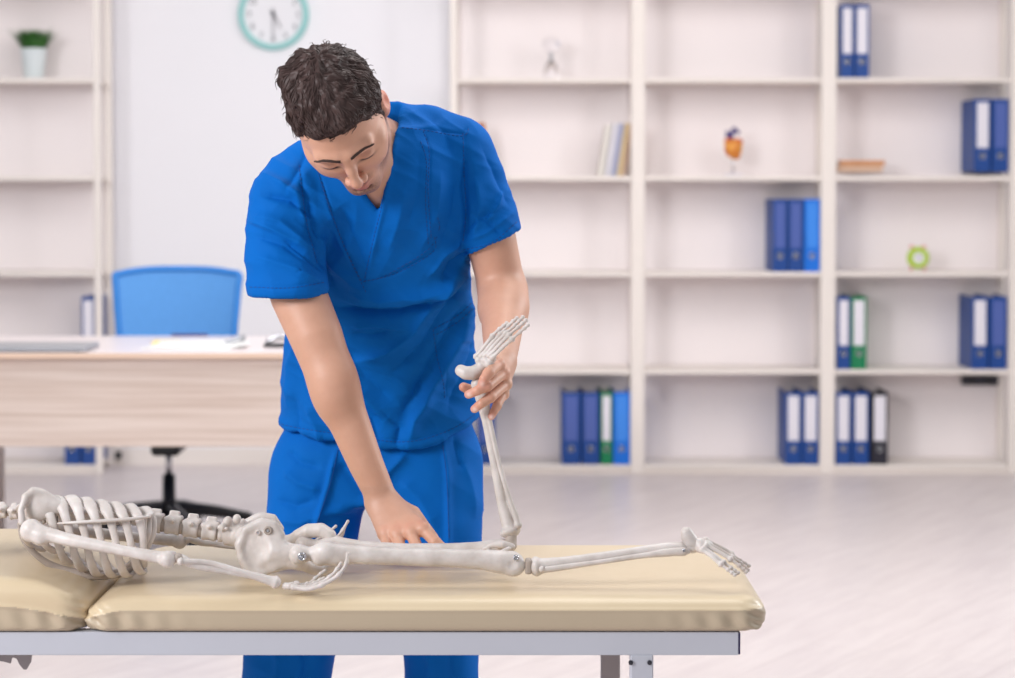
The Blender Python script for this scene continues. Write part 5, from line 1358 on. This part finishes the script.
stitches(SEAMS[1], -4.0, 'stitching', TB, top_o); stitches(SEAMS[3], 3.5, 'stitching', TB, top_o); stitches(SEAMS[2], 4.5, 'stitching', TB, top_o)

# ---- scrub trousers
pf = Field((at(255, 520, 4.1)[0] - .05, 3.92, .06), (at(490, 450, 4.1)[0] + .03, 4.36, at(400, 405, 4.1)[2]), .0055)
pf.loft(stations([(500, 274, 478, 4.165, .112), (470, 274, 480, 4.168, .113), (450, 278, 478, 4.165, .110), (400, 292, 468, 4.165, .105)]), .03, grow=-.004)
LL = [at(322, 468, 4.165), at(313, 525, 4.135), at(299, 600, 4.125), at(288, 668, 4.125), at(276, 740, 4.14), at(266, 846, 4.17)]
LR = [at(432, 462, 4.165), at(435, 525, 4.135), at(439, 600, 4.125), at(441, 668, 4.125), at(444, 740, 4.14), at(447, 846, 4.17)]
pf.chain(LL, [.094, .0905, .090, .088, .083, .080], .035); pf.chain(LR, [.094, .0925, .083, .0725, .070, .070], .035)
pf.plane((0, 0, .085), (0, 0, -1), .004)
V, F = pf.mesh(); V = relax(V, F, 1, .5); V, F = subdiv(V, F); V = relax(V, F, 1, .5)
N = vnormals(V, F); PXv, PYv = proj(V[:, 0], V[:, 1], V[:, 2]); front = np.clip(-N[:, 1] * 2.2 + .35, 0, 1)
disp = np.zeros(len(V))
PF = [([(336, 450), (328, 484), (314, 528), (306, 570)], 5, 4, .9), ([(442, 440), (446, 470), (447, 520), (446, 580)], 4, 4, .8),
      ([(372, 492), (390, 470), (408, 452)], 5, 8, .4), ([(368, 500), (352, 478), (340, 462)], -4, 8, .3), ([(285, 470), (300, 484), (322, 492)], 4, 7, .4), ([(278, 500), (296, 506), (316, 500)], -3.5, 6, .2), ([(276, 520), (300, 524), (330, 512), (356, 508)], 3, 6, .3),
      ([(288, 450), (300, 462), (322, 468)], -3, 6, .2), ([(400, 480), (420, 500), (436, 530)], 4, 9, .3), ([(458, 450), (468, 480), (474, 520)], 3, 7, .3), ([(452, 436), (462, 470)], -3, 5, 0), ([(386, 500), (392, 530), (390, 560)], -3, 7, 0),
      ([(270, 640), (278, 660), (276, 690)], 4, 6, .3), ([(300, 640), (306, 665), (300, 700)], -4, 6, .3), ([(424, 640), (430, 665), (426, 700)], 4, 6, .3), ([(452, 640), (450, 668), (456, 700)], -3, 6, .3)]
for pts, amp, wd, asy in PF: disp += fold(pts, amp, wd, asy) * front
disp += front * (.0022 * fbm(V, 7, 3, 4.0) + .0045 * wrinkle(2.0, .5, .85, 12, 4))
V = V + N * disp[:, None]; V = relax(V, F, 1, .3)
tr_o = mesh_obj('scrub_trousers', V, F, M['scrub'], man)
PB = BVHTree.FromPolygons([Vector(v) for v in V], [tuple(int(i) for i in q) for q in F])
stitches([(338, 450), (330, 484), (316, 526)], 0, 'stitching', PB, tr_o, 3, .3); stitches([(443, 446), (447, 480), (449, 540)], 0, 'stitching', PB, tr_o, 3, .3)
for c in (AL, AR):
    f = Field((c[0] - .08, c[1] - .26, -.01), (c[0] + .08, c[1] + .12, .15), .005)
    f.cap((c[0], c[1] + .03, .045), (c[0], c[1] - .14, .036), .045, .040, .02).ell((c[0], c[1] - .16, .034), (.047, .06, .034), k=.02).cap((c[0], c[1] + .02, .05), (c[0], c[1] + .01, .10), .044, .042, .02)
    f.plane((0, 0, .0), (0, 0, -1), .002); V, F = f.mesh(); sh = mesh_obj('shoe', V, F, M['shoe'], man)
    m = MB(); m.box(c[0] - .048, c[0] + .048, c[1] - .21, c[1] + .075, 0.0, .016, .006); m.build('sole', M['label_white'], sh)
